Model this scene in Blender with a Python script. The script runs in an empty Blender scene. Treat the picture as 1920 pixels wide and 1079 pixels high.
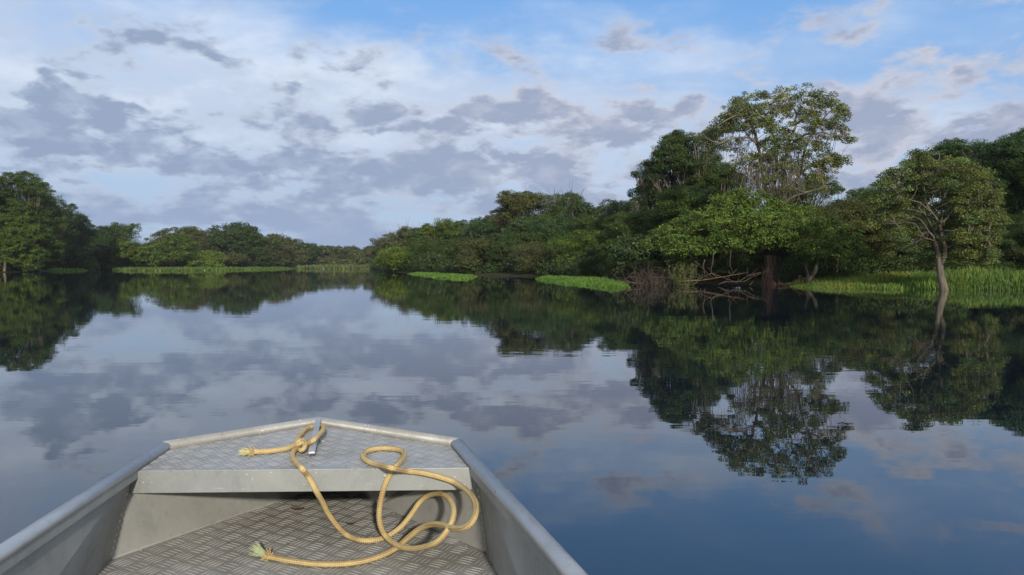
import bpy, math, random
import numpy as np
from mathutils import Vector

# ------------------------------------------------------------------ camera, sky, sun, exposure
sc = bpy.context.scene
COL = sc.collection
FPX = 1400.0                     # focal length in pixels of the 1920 px wide photograph
HZN = 497.0                      # row of the horizon
CAMZ = 1.40
PITCH = math.atan((539.5 - HZN) / FPX)

cd = bpy.data.cameras.new("camera")
cd.sensor_width = 36.0
cd.lens = FPX / 1920.0 * 36.0
cd.clip_start = 0.05
cd.clip_end = 9000
cam = bpy.data.objects.new("camera", cd)
COL.objects.link(cam)
cam.location = (0, 0, CAMZ)
cam.rotation_euler = (math.pi / 2 - PITCH, 0, 0)
sc.camera = cam

sc.view_settings.view_transform = 'Standard'
sc.view_settings.look = 'None'
sc.view_settings.gamma = 1
sc.view_settings.exposure = 0.0
sc.cycles.max_bounces = 6
sc.cycles.diffuse_bounces = 3
sc.cycles.glossy_bounces = 3
sc.cycles.transmission_bounces = 3
sc.cycles.volume_bounces = 0
sc.cycles.caustics_reflective = False
sc.cycles.caustics_refractive = False

SUN_EL = math.radians(20)
SUN_AZ = math.radians(167)       # clockwise from +Y (view direction): behind the camera, to its right
sun_dir = Vector((math.sin(SUN_AZ) * math.cos(SUN_EL), math.cos(SUN_AZ) * math.cos(SUN_EL), math.sin(SUN_EL)))
sl = bpy.data.lights.new("sun", 'SUN')
sl.energy = 3.4
sl.angle = math.radians(2.0)
sl.color = (1.0, 0.92, 0.79)
so = bpy.data.objects.new("sun", sl)
COL.objects.link(so)
so.rotation_euler = sun_dir.to_track_quat('Z', 'Y').to_euler()


class NT:
    """small helper round a node tree"""
    def __init__(s, tree):
        s.t = tree
        s.n = tree.nodes
        s.l = tree.links

    def new(s, typ, **kw):
        n = s.n.new(typ)
        for k, v in kw.items():
            setattr(n, k, v)
        return n

    def put(s, sock, v):
        if isinstance(v, bpy.types.NodeSocket):
            s.l.new(v, sock)
        elif isinstance(v, (tuple, list)) and len(v) == 3 and sock.type == 'RGBA':
            sock.default_value = (*v, 1)
        else:
            sock.default_value = v

    def math(s, op, a, b=None, c=None, clamp=False):
        n = s.new('ShaderNodeMath', operation=op, use_clamp=clamp)
        s.put(n.inputs[0], a)
        if b is not None: s.put(n.inputs[1], b)
        if c is not None: s.put(n.inputs[2], c)
        return n.outputs[0]

    def vmath(s, op, a, b=None, scale=None):
        n = s.new('ShaderNodeVectorMath', operation=op)
        s.put(n.inputs[0], a)
        if b is not None: s.put(n.inputs[1], b)
        if scale is not None: s.put(n.inputs[3], scale)
        return n.outputs['Value'] if op in ('LENGTH', 'DOT_PRODUCT') else n.outputs[0]

    def mix(s, f, a, b, blend='MIX'):
        n = s.new('ShaderNodeMix', data_type='RGBA', blend_type=blend)
        s.put(n.inputs[0], f)
        s.put(n.inputs[6], a)
        s.put(n.inputs[7], b)
        return n.outputs[2]

    def noise(s, vec, scale, detail=3, rough=0.5, dist=0.0, out=0):
        n = s.new('ShaderNodeTexNoise')
        if vec is not None: s.put(n.inputs['Vector'], vec)
        n.inputs['Scale'].default_value = scale
        n.inputs['Detail'].default_value = detail
        n.inputs['Roughness'].default_value = rough
        n.inputs['Distortion'].default_value = dist
        return n.outputs[out]

    def smooth(s, v, a, b, lo=0.0, hi=1.0):
        n = s.new('ShaderNodeMapRange', interpolation_type='SMOOTHSTEP')
        s.put(n.inputs[0], v)
        for i, x in zip((1, 2, 3, 4), (a, b, lo, hi)): s.put(n.inputs[i], x)
        return n.outputs[0]

    def lin(s, v, a, b, lo=0.0, hi=1.0):
        n = s.new('ShaderNodeMapRange')
        s.put(n.inputs[0], v)
        for i, x in zip((1, 2, 3, 4), (a, b, lo, hi)): s.put(n.inputs[i], x)
        return n.outputs[0]

    def mapping(s, vec, loc=(0, 0, 0), rot=(0, 0, 0), scale=(1, 1, 1), typ='POINT'):
        n = s.new('ShaderNodeMapping', vector_type=typ)
        s.put(n.inputs[0], vec)
        n.inputs[1].default_value = loc
        n.inputs[2].default_value = rot
        n.inputs[3].default_value = scale
        return n.outputs[0]


def build_sky():
    w = bpy.data.worlds.new("World")
    sc.world = w
    w.use_nodes = True
    N = NT(w.node_tree)
    N.n.clear()
    out = N.new('ShaderNodeOutputWorld')
    bg = N.new('ShaderNodeBackground')
    N.l.new(bg.outputs[0], out.inputs[0])
    sky = N.new('ShaderNodeTexSky', sky_type='NISHITA')
    sky.sun_disc = False
    sky.sun_elevation = SUN_EL
    sky.sun_rotation = SUN_AZ
    sky.air_density = 1.0
    sky.dust_density = 1.2
    sky.ozone_density = 1.5
    K = 0.12
    bg.inputs[1].default_value = K
    tc = N.new('ShaderNodeTexCoord')
    d = tc.outputs['Generated']
    sx = N.new('ShaderNodeSeparateXYZ'); N.l.new(d, sx.inputs[0])
    x, y, z = sx.outputs
    az = N.math('ARCTAN2', x, y)
    hor = N.math('SQRT', N.math('ADD', N.math('MULTIPLY', x, x), N.math('MULTIPLY', y, y)))
    el = N.math('ARCTAN2', z, hor)
    cmb = N.new('ShaderNodeCombineXYZ')
    N.l.new(az, cmb.inputs[0]); N.l.new(el, cmb.inputs[1])
    ang = cmb.outputs[0]
    # cloud deck coordinates: a plane high above the viewer
    zz = N.math('ADD', N.math('MAXIMUM', z, 0.0), 0.10)
    pl = N.new('ShaderNodeCombineXYZ')
    N.l.new(N.math('DIVIDE', x, zz), pl.inputs[0]); N.l.new(N.math('DIVIDE', y, zz), pl.inputs[1])
    plane = N.mapping(pl.outputs[0], rot=(0, 0, math.radians(-35)), scale=(1.0, 0.6, 1))
    # ragged edges: the placed masses are read through a warped direction
    wn = N.noise(N.mapping(ang, scale=(7, 12, 1)), 1.0, 4, 0.6, out=1)
    warp = N.vmath('SCALE', N.vmath('SUBTRACT', wn, (0.5, 0.5, 0.5)), scale=0.13)
    angw = N.vmath('ADD', ang, warp)

    def blobs(lst):
        tot = None
        for (px, py, rx, ry, rot, wt) in lst:
            a = math.atan((px - 960) / FPX)
            e = math.atan((HZN - py) / FPX * math.cos(a))
            m = N.mapping(angw, loc=(a, e, 0), rot=(0, 0, math.radians(rot)),
                          scale=(rx / FPX, ry / FPX, 1), typ='TEXTURE')
            # flatten z so that only the two angles count
            g = N.new('ShaderNodeTexGradient', gradient_type='SPHERICAL')
            N.l.new(m, g.inputs[0])
            v = N.math('MULTIPLY', N.smooth(g.outputs[1], 0.0, 0.75), wt)
            tot = v if tot is None else N.math('ADD', tot, v)
        return tot

    grey = blobs([
        (20, 215, 120, 100, 0, .62), (215, 208, 160, 45, -6, .6), (225, 275, 130, 45, -20, .6), (60, 300, 210, 50, 0, .4), (120, 245, 70, 22, 20, -.3),
        (400, 282, 200, 80, -12, .6), (330, 125, 190, 38, 10, .25), (450, 212, 120, 34, 8, .45), (730, 205, 130, 48, 0, .65),
        (700, 242, 110, 30, 5, .35), (575, 300, 150, 110, -30, .6), (735, 318, 200, 75, 24, .62), (905, 255, 235, 75, 36, .8),
        (1150, 238, 245, 62, 14, .85), (1030, 310, 190, 50, 25, .5), (1180, 300, 190, 50, 14, .55), (1560, 255, 160, 45, 0, .2),
        (1750, 222, 250, 75, 3, .85), (1900, 195, 130, 60, 20, .5), (1255, 82, 110, 22, 4, .18), (1640, 285, 130, 40, 0, .5),
        (300, 415, 750, 120, 0, .85), (800, 420, 650, 105, 4, .85), (250, 330, 260, 40, -20, .35), (480, 355, 300, 36, 12, .4), (1350, 400, 500, 80, 0, .5), (340, 215, 200, 34, -10, .35), (880, 300, 260, 36, 30, .4), (1000, 260, 200, 30, 30, .35), (120, 100, 260, 40, 8, .25), (540, 150, 200, 26, 10, .22), (1400, 215, 160, 40, 8, .4), (1100, 355, 260, 55, 14, .5), (1600, 365, 350, 50, 0, .4),
        (1700, 30, 200, 40, 10, .12), (180, 40, 300, 90, 0, .15), (620, 5, 200, 60, 0, .16), (-350, 150, 250, 150, 0, .4),
        (2200, 100, 250, 100, 20, .5),
        (120, 165, 90, 26, 20, -.35), (60, 425, 60, 20, 0, -.1), (660, 345, 70, 22, 35, -.45), (480, 330, 70, 22, 20, -.35),
        (860, 330, 90, 16, 30, -.3), (980, 380, 110, 18, 22, -.3), (640, 262, 90, 26, 10, -.3)])
    veil = blobs([
        (150, 60, 620, 230, 0, .55), (620, 200, 620, 150, 5, .75), (900, 175, 620, 120, -8, .35), (500, 250, 500, 120, 0, .5),
        (1500, 95, 420, 95, 12, .35), (1620, 250, 380, 110, 0, .65), (1050, 230, 420, 130, 20, .35), (-400, 100, 500, 400, 0, .5),
        (1250, 330, 420, 90, 0, .5), (1180, 70, 330, 50, -15, .25), (1780, 110, 260, 40, 20, .2)])
    n1 = N.noise(plane, 2.1, 6, 0.58, 0.25)
    n2 = N.noise(N.mapping(ang, loc=(3.1, 1.7, 0), rot=(0, 0, math.radians(-27)), scale=(10, 21, 1)), 1.0, 6, 0.55, 0.2)
    n3 = N.noise(N.mapping(ang, loc=(8, 2, 0), rot=(0, 0, math.radians(-18)), scale=(3.5, 12, 1)), 1.0, 5, 0.55, 0.5)
    n4 = N.noise(N.mapping(ang, loc=(5, 9, 0), rot=(0, 0, math.radians(-30)), scale=(26, 60, 1)), 1.0, 4, 0.6, 0.4)
    tex = N.math('ADD', N.math('MULTIPLY', N.math('SUBTRACT', n1, 0.46), 1.0), N.math('MULTIPLY', N.math('SUBTRACT', n2, 0.5), 3.9))
    tex = N.math('ADD', tex, N.math('MULTIPLY', N.math('SUBTRACT', n4, 0.5), 1.1))
    # everywhere outside the pictured part the sky carries the same broken cover
    away = N.smooth(N.math('ABSOLUTE', az), 0.75, 1.3)
    n5 = N.noise(N.mapping(ang, loc=(2, 4, 0), rot=(0, 0, math.radians(4)), scale=(5, 42, 1)), 1.0, 5, 0.55, 0.3)
    streak = N.math('MULTIPLY', N.math('SUBTRACT', n5, 0.5), N.smooth(el, 0.16, 0.02, 0.0, 2.2))
    tex = N.math('MULTIPLY', tex, N.math('MULTIPLY', N.smooth(el, 0.36, 0.26, 0.1, 1.0), N.smooth(el, 0.0, 0.10, 0.4, 1.0)))
    tex = N.math('ADD', tex, streak)
    grey = N.math('ADD', grey, N.smooth(el, 0.27, 0.14, 0.0, 0.14))
    g = N.math('MINIMUM', grey, 0.62)
    g = N.math('ADD', g, N.math('MULTIPLY', N.math('MAXIMUM', N.math('SUBTRACT', grey, 0.62), 0.0), 0.15))
    dens = N.math('ADD', N.math('ADD', g, tex), N.math('MULTIPLY', away, 0.30))
    cov = N.smooth(dens, 0.05, 0.74)
    thick = N.smooth(N.math('ADD', dens, N.math('MULTIPLY', N.math('SUBTRACT', n3, 0.5), 1.2)), 0.25, 1.0)
    vt = N.math('ADD', N.math('ADD', veil, N.math('MULTIPLY', N.math('SUBTRACT', n3, 0.5), 1.1)), N.math('MULTIPLY', away, 0.35))
    vcov = N.math('MULTIPLY', N.smooth(vt, -0.15, 1.15, 0.0, 0.95), N.smooth(el, 0.40, 0.30, 0.0, 1.0))
    low = N.smooth(el, 0.0, 0.16)
    mist = N.smooth(el, 0.30, 0.0, 0.0, 0.55)
    c = lambda r, g, b: (r / K, g / K, b / K)
    blue = N.mix(N.smooth(el, 0.02, 0.36), c(.46, .64, .90), c(.185, .44, .90))
    base = N.mix(0.75, sky.outputs[0], blue)
    white = N.mix(low, c(.54, .66, .87), c(.74, .82, .95))
    warm = N.smooth(N.math('ADD', az, N.math('MULTIPLY', n2, 0.5)), -0.25, 0.55)
    lit = N.mix(warm, c(.54, .63, .78), c(.61, .62, .70))
    shade = N.mix(warm, c(.295, .375, .54), c(.34, .395, .545))
    lowc = c(.33, .425, .62)
    n6 = N.noise(N.mapping(ang, loc=(7, 3, 0), rot=(0, 0, math.radians(-30)), scale=(17, 34, 1)), 1.0, 5, 0.6, 0.3)
    tone = N.math('ADD', thick, N.math('MULTIPLY', N.math('SUBTRACT', n6, 0.52), 2.4), clamp=True)
    cl = N.mix(tone, lit, shade)
    white = N.mix(N.smooth(N.math('ADD', N.math('MULTIPLY', n6, .4), N.math('MULTIPLY', n3, .6)), .42, .62, .45, 0), white, c(.42, .53, .74))
    cl = N.mix(N.smooth(el, 0.13, 0.015, 0.0, 0.75), cl, lowc)
    col = N.mix(vcov, base, white)
    col = N.mix(mist, col, c(.40, .50, .70))
    col = N.mix(N.math('MULTIPLY', cov, 0.92), col, cl)
    # overhead and behind the viewer: closed bright grey-white cloud
    over = N.math('MAXIMUM', N.smooth(el, 0.62, 1.0), N.smooth(N.math('ABSOLUTE', az), 1.1, 1.9))
    col = N.mix(N.math('MULTIPLY', over, .85), col, N.mix(N.smooth(n1, .35, .65), c(.70, .70, .70), c(.48, .49, .51)))
    N.l.new(col, bg.inputs[0])
    w.cycles.sampling_method = 'MANUAL'
    w.cycles.sample_map_resolution = 512


build_sky()

# ------------------------------------------------------------------ projection helpers (pixel of the photo -> place)
_f = np.array((0, math.cos(PITCH), -math.sin(PITCH)))
_u = np.array((0, math.sin(PITCH), math.cos(PITCH)))
_r = np.array((1.0, 0, 0))


def ray(px, py):
    return _f + _r * ((px - 960) / FPX) + _u * ((539.5 - py) / FPX)


def atz(px, py, z):
    r = ray(px, py)
    t = (z - CAMZ) / r[2]
    return Vector((r[0] * t, r[1] * t, z))


def aty(px, py, y):
    r = ray(px, py)
    t = y / r[1]
    return Vector((r[0] * t, y, CAMZ + r[2] * t))


# ------------------------------------------------------------------ objects
def tag(o, label=None, cat=None, group=None, kind=None):
    if label: o['label'] = label
    if cat: o['category'] = cat
    if group: o['group'] = group
    if kind: o['kind'] = kind
    return o


def empty(name, loc, label, cat, group=None):
    o = bpy.data.objects.new(name, None)
    o.empty_display_size = 0.2
    COL.objects.link(o)
    o.location = loc
    return tag(o, label, cat, group)


def link(name, me, parent=None, mat=None, smooth=False, origin=(0, 0, 0)):
    o = bpy.data.objects.new(name, me)
    COL.objects.link(o)
    if parent is not None: o.parent = parent
    if mat is not None and not me.materials: me.materials.append(mat)
    if smooth:
        me.polygons.foreach_set('use_smooth', [True] * len(me.polygons))
    return o


class MB:
    """collects shapes in world space, builds one mesh"""
    def __init__(s):
        s.v = []
        s.f = []

    def add(s, vs, fs):
        n = len(s.v)
        s.v.extend([tuple(p) for p in vs])
        s.f.extend([tuple(i + n for i in f) for f in fs])

    def tube(s, pts, rad, seg=8, squash=None, cap=True):
        pts = [Vector(p) for p in pts]
        n = len(pts)
        if not hasattr(rad, '__len__'): rad = [rad] * n
        base = len(s.v)
        ref = None
        for i, p in enumerate(pts):
            a = pts[max(i - 1, 0)]; b = pts[min(i + 1, n - 1)]
            t = (b - a)
            if t.length < 1e-9: t = Vector((0, 0, 1))
            t.normalize()
            k = 1.0
            if 0 < i < n - 1:
                t1 = (p - a).normalized(); t2 = (b - p).normalized()
                k = 1 / max(0.6, math.sqrt(max(0.0, (1 + t1.dot(t2)) / 2)))
            if ref is None:
                ref = Vector((0, 0, 1)) if abs(t.z) < 0.9 else Vector((1, 0, 0))
            e1 = ref.cross(t)
            if e1.length < 1e-6: e1 = Vector((1, 0, 0)).cross(t)
            e1.normalize()
            e2 = t.cross(e1).normalized()
            ref = e2
            for j in range(seg):
                an = 2 * math.pi * j / seg
                sx, sy = (1, 1) if squash is None else squash
                q = p + e1 * (math.cos(an) * rad[i] * sx * k) + e2 * (math.sin(an) * rad[i] * sy)
                s.v.append(tuple(q))
        for i in range(n - 1):
            for j in range(seg):
                a = base + i * seg + j; b = base + i * seg + (j + 1) % seg
                s.f.append((a, b, b + seg, a + seg))
        if cap:
            s.f.append(tuple(base + j for j in range(seg))[::-1])
            s.f.append(tuple(base + (n - 1) * seg + j for j in range(seg)))

    def slab(s, poly, dz):
        """polygon extruded downward by dz (poly: list of Vectors, counter-clockwise from above)"""
        n = len(poly)
        top = [Vector(p) for p in poly]
        bot = [Vector(p) - Vector((0, 0, dz)) for p in poly]
        fs = [tuple(range(n)), tuple(range(2 * n - 1, n - 1, -1))]
        fs += [(j, j + n, (j + 1) % n + n, (j + 1) % n) for j in range(n)]
        s.add(top + bot, fs)

    def sheet(s, quad, th):
        """a thin plate: polygon given by corners, thickened along its normal"""
        q = [Vector(p) for p in quad]
        nn = (q[1] - q[0]).cross(q[2] - q[0]).normalized() * th
        n = len(q)
        b = [p + nn for p in q]
        fs = [tuple(range(n))[::-1], tuple(range(n, 2 * n))]
        fs += [(j, (j + 1) % n, (j + 1) % n + n, j + n) for j in range(n)]
        s.add(q + b, fs)

    def box(s, c, ax, ay, az_):
        c = Vector(c); ax = Vector(ax); ay = Vector(ay); az_ = Vector(az_)
        vs = [c + ax * i + ay * j + az_ * k for k in (-1, 1) for j in (-1, 1) for i in (-1, 1)]
        s.add(vs, [(0, 2, 3, 1), (4, 5, 7, 6), (0, 1, 5, 4), (2, 6, 7, 3), (0, 4, 6, 2), (1, 3, 7, 5)])

    def dome(s, c, n, r, h):
        c = Vector(c); n = Vector(n).normalized()
        e1 = n.cross(Vector((0.3, 0.1, 1))).normalized(); e2 = n.cross(e1)
        vs = []
        for k, (rr, hh) in enumerate(((1, 0), (0.75, 0.7))):
            for j in range(8):
                a = j * math.pi / 4
                vs.append(c + (e1 * math.cos(a) + e2 * math.sin(a)) * r * rr + n * h * hh)
        vs.append(c + n * h)
        fs = [(j, (j + 1) % 8, (j + 1) % 8 + 8, j + 8) for j in range(8)] + [(j + 8, (j + 1) % 8 + 8, 16) for j in range(8)]
        s.add(vs, fs)

    def build(s, name, mat, parent=None, smooth=False, bevel=0):
        me = bpy.data.meshes.new(name)
        off = Vector((0, 0, 0)) if parent is None else parent.location
        if parent is not None and parent.parent is not None: off = parent.location + parent.parent.location
        me.from_pydata([tuple(Vector(p) - off) for p in s.v], [], s.f)
        me.update()
        o = link(name, me, parent, mat, smooth)
        if bevel:
            b = o.modifiers.new('bevel', 'BEVEL'); b.width = bevel; b.segments = 2; b.limit_method = 'ANGLE'
        return o


# ------------------------------------------------------------------ materials
def material(name):
    m = bpy.data.materials.new(name)
    m.use_nodes = True
    N = NT(m.node_tree)
    b = N.n['Principled BSDF']
    return m, N, b


def foliage_mat(name, trans=0.22, rough=0.55):
    m, N, b = material(name)
    oi = N.new('ShaderNodeObjectInfo')
    at = N.new('ShaderNodeAttribute', attribute_name='tint')
    base = N.mix(1.0, oi.outputs['Color'], at.outputs['Color'], 'MULTIPLY')
    N.l.new(base, b.inputs['Base Color'])
    b.inputs['Roughness'].default_value = rough
    b.inputs['Specular IOR Level'].default_value = 0.3
    tr = N.new('ShaderNodeBsdfTranslucent')
    N.l.new(N.mix(1.0, base, (1.3, 1.35, 0.5), 'MULTIPLY'), tr.inputs[0])
    mx = N.new('ShaderNodeMixShader')
    mx.inputs[0].default_value = trans
    N.l.new(b.outputs[0], mx.inputs[1]); N.l.new(tr.outputs[0], mx.inputs[2])
    N.l.new(mx.outputs[0], N.n['Material Output'].inputs[0])
    return m


def bark_mat(name, c1, c2, scale=6):
    m, N, b = material(name)
    tc = N.new('ShaderNodeTexCoord')
    v = N.mapping(tc.outputs['Object'], scale=(scale, scale, scale * 0.22))
    n = N.noise(v, 1.0, 5, 0.65)
    N.l.new(N.mix(N.smooth(n, .35, .65), c1, c2), b.inputs['Base Color'])
    b.inputs['Roughness'].default_value = 0.85
    bp = N.new('ShaderNodeBump'); bp.inputs['Strength'].default_value = 0.6; bp.inputs['Distance'].default_value = 0.04
    N.l.new(n, bp.inputs['Height']); N.l.new(bp.outputs[0], b.inputs['Normal'])
    return m


M_LEAF = foliage_mat('leaf')
M_GRASS = foliage_mat('grass_blade', 0.3, 0.5)
M_BARK = bark_mat('bark_pale', (.085, .070, .052), (.17, .145, .11))
M_DEAD = bark_mat('bark_dead', (.05, .038, .028), (.12, .09, .065), 4)
M_BARKD = bark_mat('bark_dark', (.035, .03, .024), (.09, .075, .055))
M_BARKR = bark_mat('bark_red', (.16, .085, .058), (.32, .19, .13))
M_VINE = bark_mat('dry_vine', (.11, .092, .066), (.21, .18, .13), 2)


# ------------------------------------------------------------------ ground and water
def W(px, d):
    return ((px - 960) / FPX * d, d)


RIVER = [W(560, 335), W(520, 262), W(350, 228), W(200, 208), W(95, 176), W(78, 150), W(0, 138), W(-220, 112), (-95, 60), (-80, 0), (-90, -120), (-120, -500),
         (110, -500), (80, -120), (52, -20), (45, 20), W(2300, 37), W(1920, 40), W(1765, 43), W(1560, 46), W(1470, 53.6), W(1430, 55), W(1300, 57.5), W(1210, 58.5), W(1190, 57),
         W(1150, 66), W(1000, 90), W(890, 95), W(800, 122), W(735, 140), W(705, 230), W(700, 300)]


def sdist(P, poly):
    """signed distance, positive inside"""
    P = np.asarray(P, float)
    x, y = P[:, 0], P[:, 1]
    inside = np.zeros(len(P), bool)
    best = np.full(len(P), 1e18)
    n = len(poly)
    for i in range(n):
        x1, y1 = poly[i]; x2, y2 = poly[(i + 1) % n]
        dx, dy = x2 - x1, y2 - y1
        t = np.clip(((x - x1) * dx + (y - y1) * dy) / (dx * dx + dy * dy + 1e-12), 0, 1)
        best = np.minimum(best, (x - x1 - t * dx) ** 2 + (y - y1 - t * dy) ** 2)
        c = ((y1 > y) != (y2 > y)) & (x < (x2 - x1) * (y - y1) / ((y2 - y1) if y2 != y1 else 1e-12) + x1)
        inside ^= c
    return np.where(inside, 1, -1) * np.sqrt(best)


def height(P):
    P = np.asarray(P, float)
    s = sdist(P, RIVER)
    nz = 0.10 * np.sin(P[:, 0] * 0.9 + 1.3 * np.sin(P[:, 1] * .37)) + 0.08 * np.sin(P[:, 1] * 1.3 + P[:, 0] * .5)
    s = s + 3 * nz
    return np.where(s > 0, -np.minimum(1.6, 0.35 * s), np.minimum(0.55, -0.10 * s) + nz * np.clip(-s / 6, 0, 1))


def gz(x, y):
    return float(height([(x, y)])[0])


def mesh_np(name, V, F):
    me = bpy.data.meshes.new(name)
    V = np.asarray(V, np.float32); F = np.asarray(F, np.int32)
    me.vertices.add(len(V)); me.vertices.foreach_set('co', V.ravel())
    k = F.shape[1]
    me.loops.add(F.size); me.loops.foreach_set('vertex_index', F.ravel())
    me.polygons.add(len(F)); me.polygons.foreach_set('loop_start', np.arange(len(F), dtype=np.int32) * k)
    me.polygons.foreach_set('loop_total', np.full(len(F), k, np.int32))
    me.update(calc_edges=True)
    return me


def build_ground():
    na, nr = 420, 150
    A = np.linspace(0, 2 * math.pi, na, endpoint=False)
    R = np.concatenate([[1.0], np.geomspace(4, 4500, nr - 1)])
    a, r = np.meshgrid(A, R)
    P = np.stack([(r * np.sin(a)).ravel(), (r * np.cos(a)).ravel()], 1)
    Z = height(P)
    V = np.column_stack([P, Z])
    i, j = np.meshgrid(np.arange(nr - 1), np.arange(na), indexing='ij')
    q0 = (i * na + j).ravel(); q1 = (i * na + (j + 1) % na).ravel()
    F = np.column_stack([q0, q0 + na, q1 + na, q1])
    me = mesh_np('ground', V, F)
    m, N, b = material('forest_floor')
    tc = N.new('ShaderNodeTexCoord')
    n = N.noise(tc.outputs['Object'], 0.5, 6, 0.65)
    n2 = N.noise(tc.outputs['Object'], 6, 4, 0.6)
    c = N.mix(N.smooth(n, .4, .6), (.035, .028, .018), (.035, .055, .018))
    c = N.mix(N.smooth(n2, .35, .7), c, (.06, .05, .03))
    N.l.new(c, b.inputs['Base Color']); b.inputs['Roughness'].default_value = .95; b.inputs['Specular IOR Level'].default_value = .05
    o = link('ground', me, None, m, True)
    tag(o, kind='structure')


def build_water():
    me = bpy.data.meshes.new('water')
    S = 5000
    me.from_pydata([(-S, -S, 0), (S, -S, 0), (S, S, 0), (-S, S, 0)], [], [(0, 1, 2, 3)])
    m, N, b = material('river_water')
    b.inputs['Base Color'].default_value = (.007, .013, .021, 1)
    b.inputs['Roughness'].default_value = 0.0
    b.inputs['IOR'].default_value = 1.75
    tc = N.new('ShaderNodeTexCoord')
    v = tc.outputs['Object']
    n1 = N.noise(N.mapping(v, rot=(0, 0, .12), scale=(0.35, 1.1, 1)), 1.0, 2, 0.5)
    n2 = N.noise(N.mapping(v, rot=(0, 0, -.25), scale=(1.6, 4.2, 1)), 1.0, 2, 0.5)
    patch = N.smooth(N.noise(N.mapping(v, scale=(.03, .07, 1)), 1.0, 2, 0.5), .38, .66, 0.35, 1.0)
    h = N.math('ADD', N.math('MULTIPLY', n1, 0.0026), N.math('MULTIPLY', n2, 0.0012))
    h = N.math('MULTIPLY', h, patch)
    bp = N.new('ShaderNodeBump'); bp.inputs['Strength'].default_value = 1.0; bp.inputs['Distance'].default_value = 1.0
    N.l.new(h, bp.inputs['Height']); N.l.new(bp.outputs[0], b.inputs['Normal'])
    o = link('water', me, None, m)
    tag(o, kind='structure')


build_ground()
build_water()

# ------------------------------------------------------------------ foliage
def leaf_mesh(name, C, size, bias, tint, rng, aspect=0.34, biasw=1.0, fold=0.12, off=(0, 0, 0)):
    n = len(C)
    nn = bias * biasw + rng.normal(size=(n, 3)) * 0.6
    nn /= np.linalg.norm(nn, axis=1, keepdims=True) + 1e-9
    t = rng.normal(size=(n, 3)); t[:, 2] -= 0.35
    t -= nn * np.sum(t * nn, 1, keepdims=True)
    t /= np.linalg.norm(t, axis=1, keepdims=True) + 1e-9
    w = np.cross(nn, t)
    s = size[:, None]
    C = C - np.asarray(off)
    v0 = C - t * s * .5
    v1 = C + w * s * aspect + nn * s * fold - t * s * .05
    v2 = C + t * s * .5 - nn * s * fold
    v3 = C - w * s * aspect + nn * s * fold - t * s * .05
    V = np.stack([v0, v1, v2, v3], 1).reshape(-1, 3)
    F = np.arange(4 * n).reshape(-1, 4)
    me = mesh_np(name, V, F)
    at = me.attributes.new('tint', 'FLOAT_COLOR', 'POINT')
    tt = np.repeat(tint, 4, axis=0)
    at.data.foreach_set('color', np.column_stack([tt, np.ones(len(tt))]).astype(np.float32).ravel())
    me.materials.append(M_LEAF)
    return me


def tints(n, rng, amp=0.22, hue=0.08):
    k = np.exp(rng.normal(size=(n, 1)) * amp)
    h = rng.normal(size=(n, 1)) * hue
    return np.clip(k * (1 + np.hstack([h * 1.6, h * 0.2, -h])), 0.15, 3)


def crown_points(lobes, leaf, cover, rng, clump=0.11, flat=0.55, thin=1.0, zmin=0.1, pad=False):
    """leaf centres spread in clumps over the shells of several ellipsoids"""
    CC, SS, BB, TT = [], [], [], []
    for (cx, cy, cz, rx, ry, rz) in lobes:
        area = 4.2 * (rx * rz + ry * rz + rx * ry)
        n = int(cover * area / (0.62 * leaf * leaf) * thin)
        cr = clump * (rx + ry + rz)
        nc = max(6, int(area / (cr * cr) * 0.62))
        d = rng.normal(size=(nc, 3)); d[:, 2] = d[:, 2] * 0.9 + 0.25
        d /= np.linalg.norm(d, axis=1, keepdims=True)
        rad = 1.0 - np.abs(rng.normal(size=(nc, 1))) * 0.22
        rad = np.clip(rad, .25, 1)
        c = np.array([cx, cy, cz]) + d * rad * np.array([rx, ry, rz])
        ct = tints(nc, rng)
        csz = rng.uniform(.6, 1.35, nc)
        k = rng.choice(nc, n, p=csz ** 2 / np.sum(csz ** 2))
        q = rng.normal(size=(n, 3))
        q /= np.linalg.norm(q, axis=1, keepdims=True)
        q *= rng.uniform(0, 1, (n, 1)) ** 0.45
        q[:, 2] = q[:, 2] * flat
        p = c[k] + q * (cr * csz[k])[:, None]
        b = q / cr * 0.0 + d[k] * 0.55 + q * 0.6 + np.array([0, 0, .75])
        keep = p[:, 2] > zmin
        CC.append(p[keep]); BB.append(b[keep]); TT.append((ct[k] * tints(n, rng, .12, .04))[keep])
        SS.append((leaf * rng.uniform(.65, 1.3, n))[keep])
    return np.vstack(CC), np.concatenate(SS), np.vstack(BB), np.vstack(TT)


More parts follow.
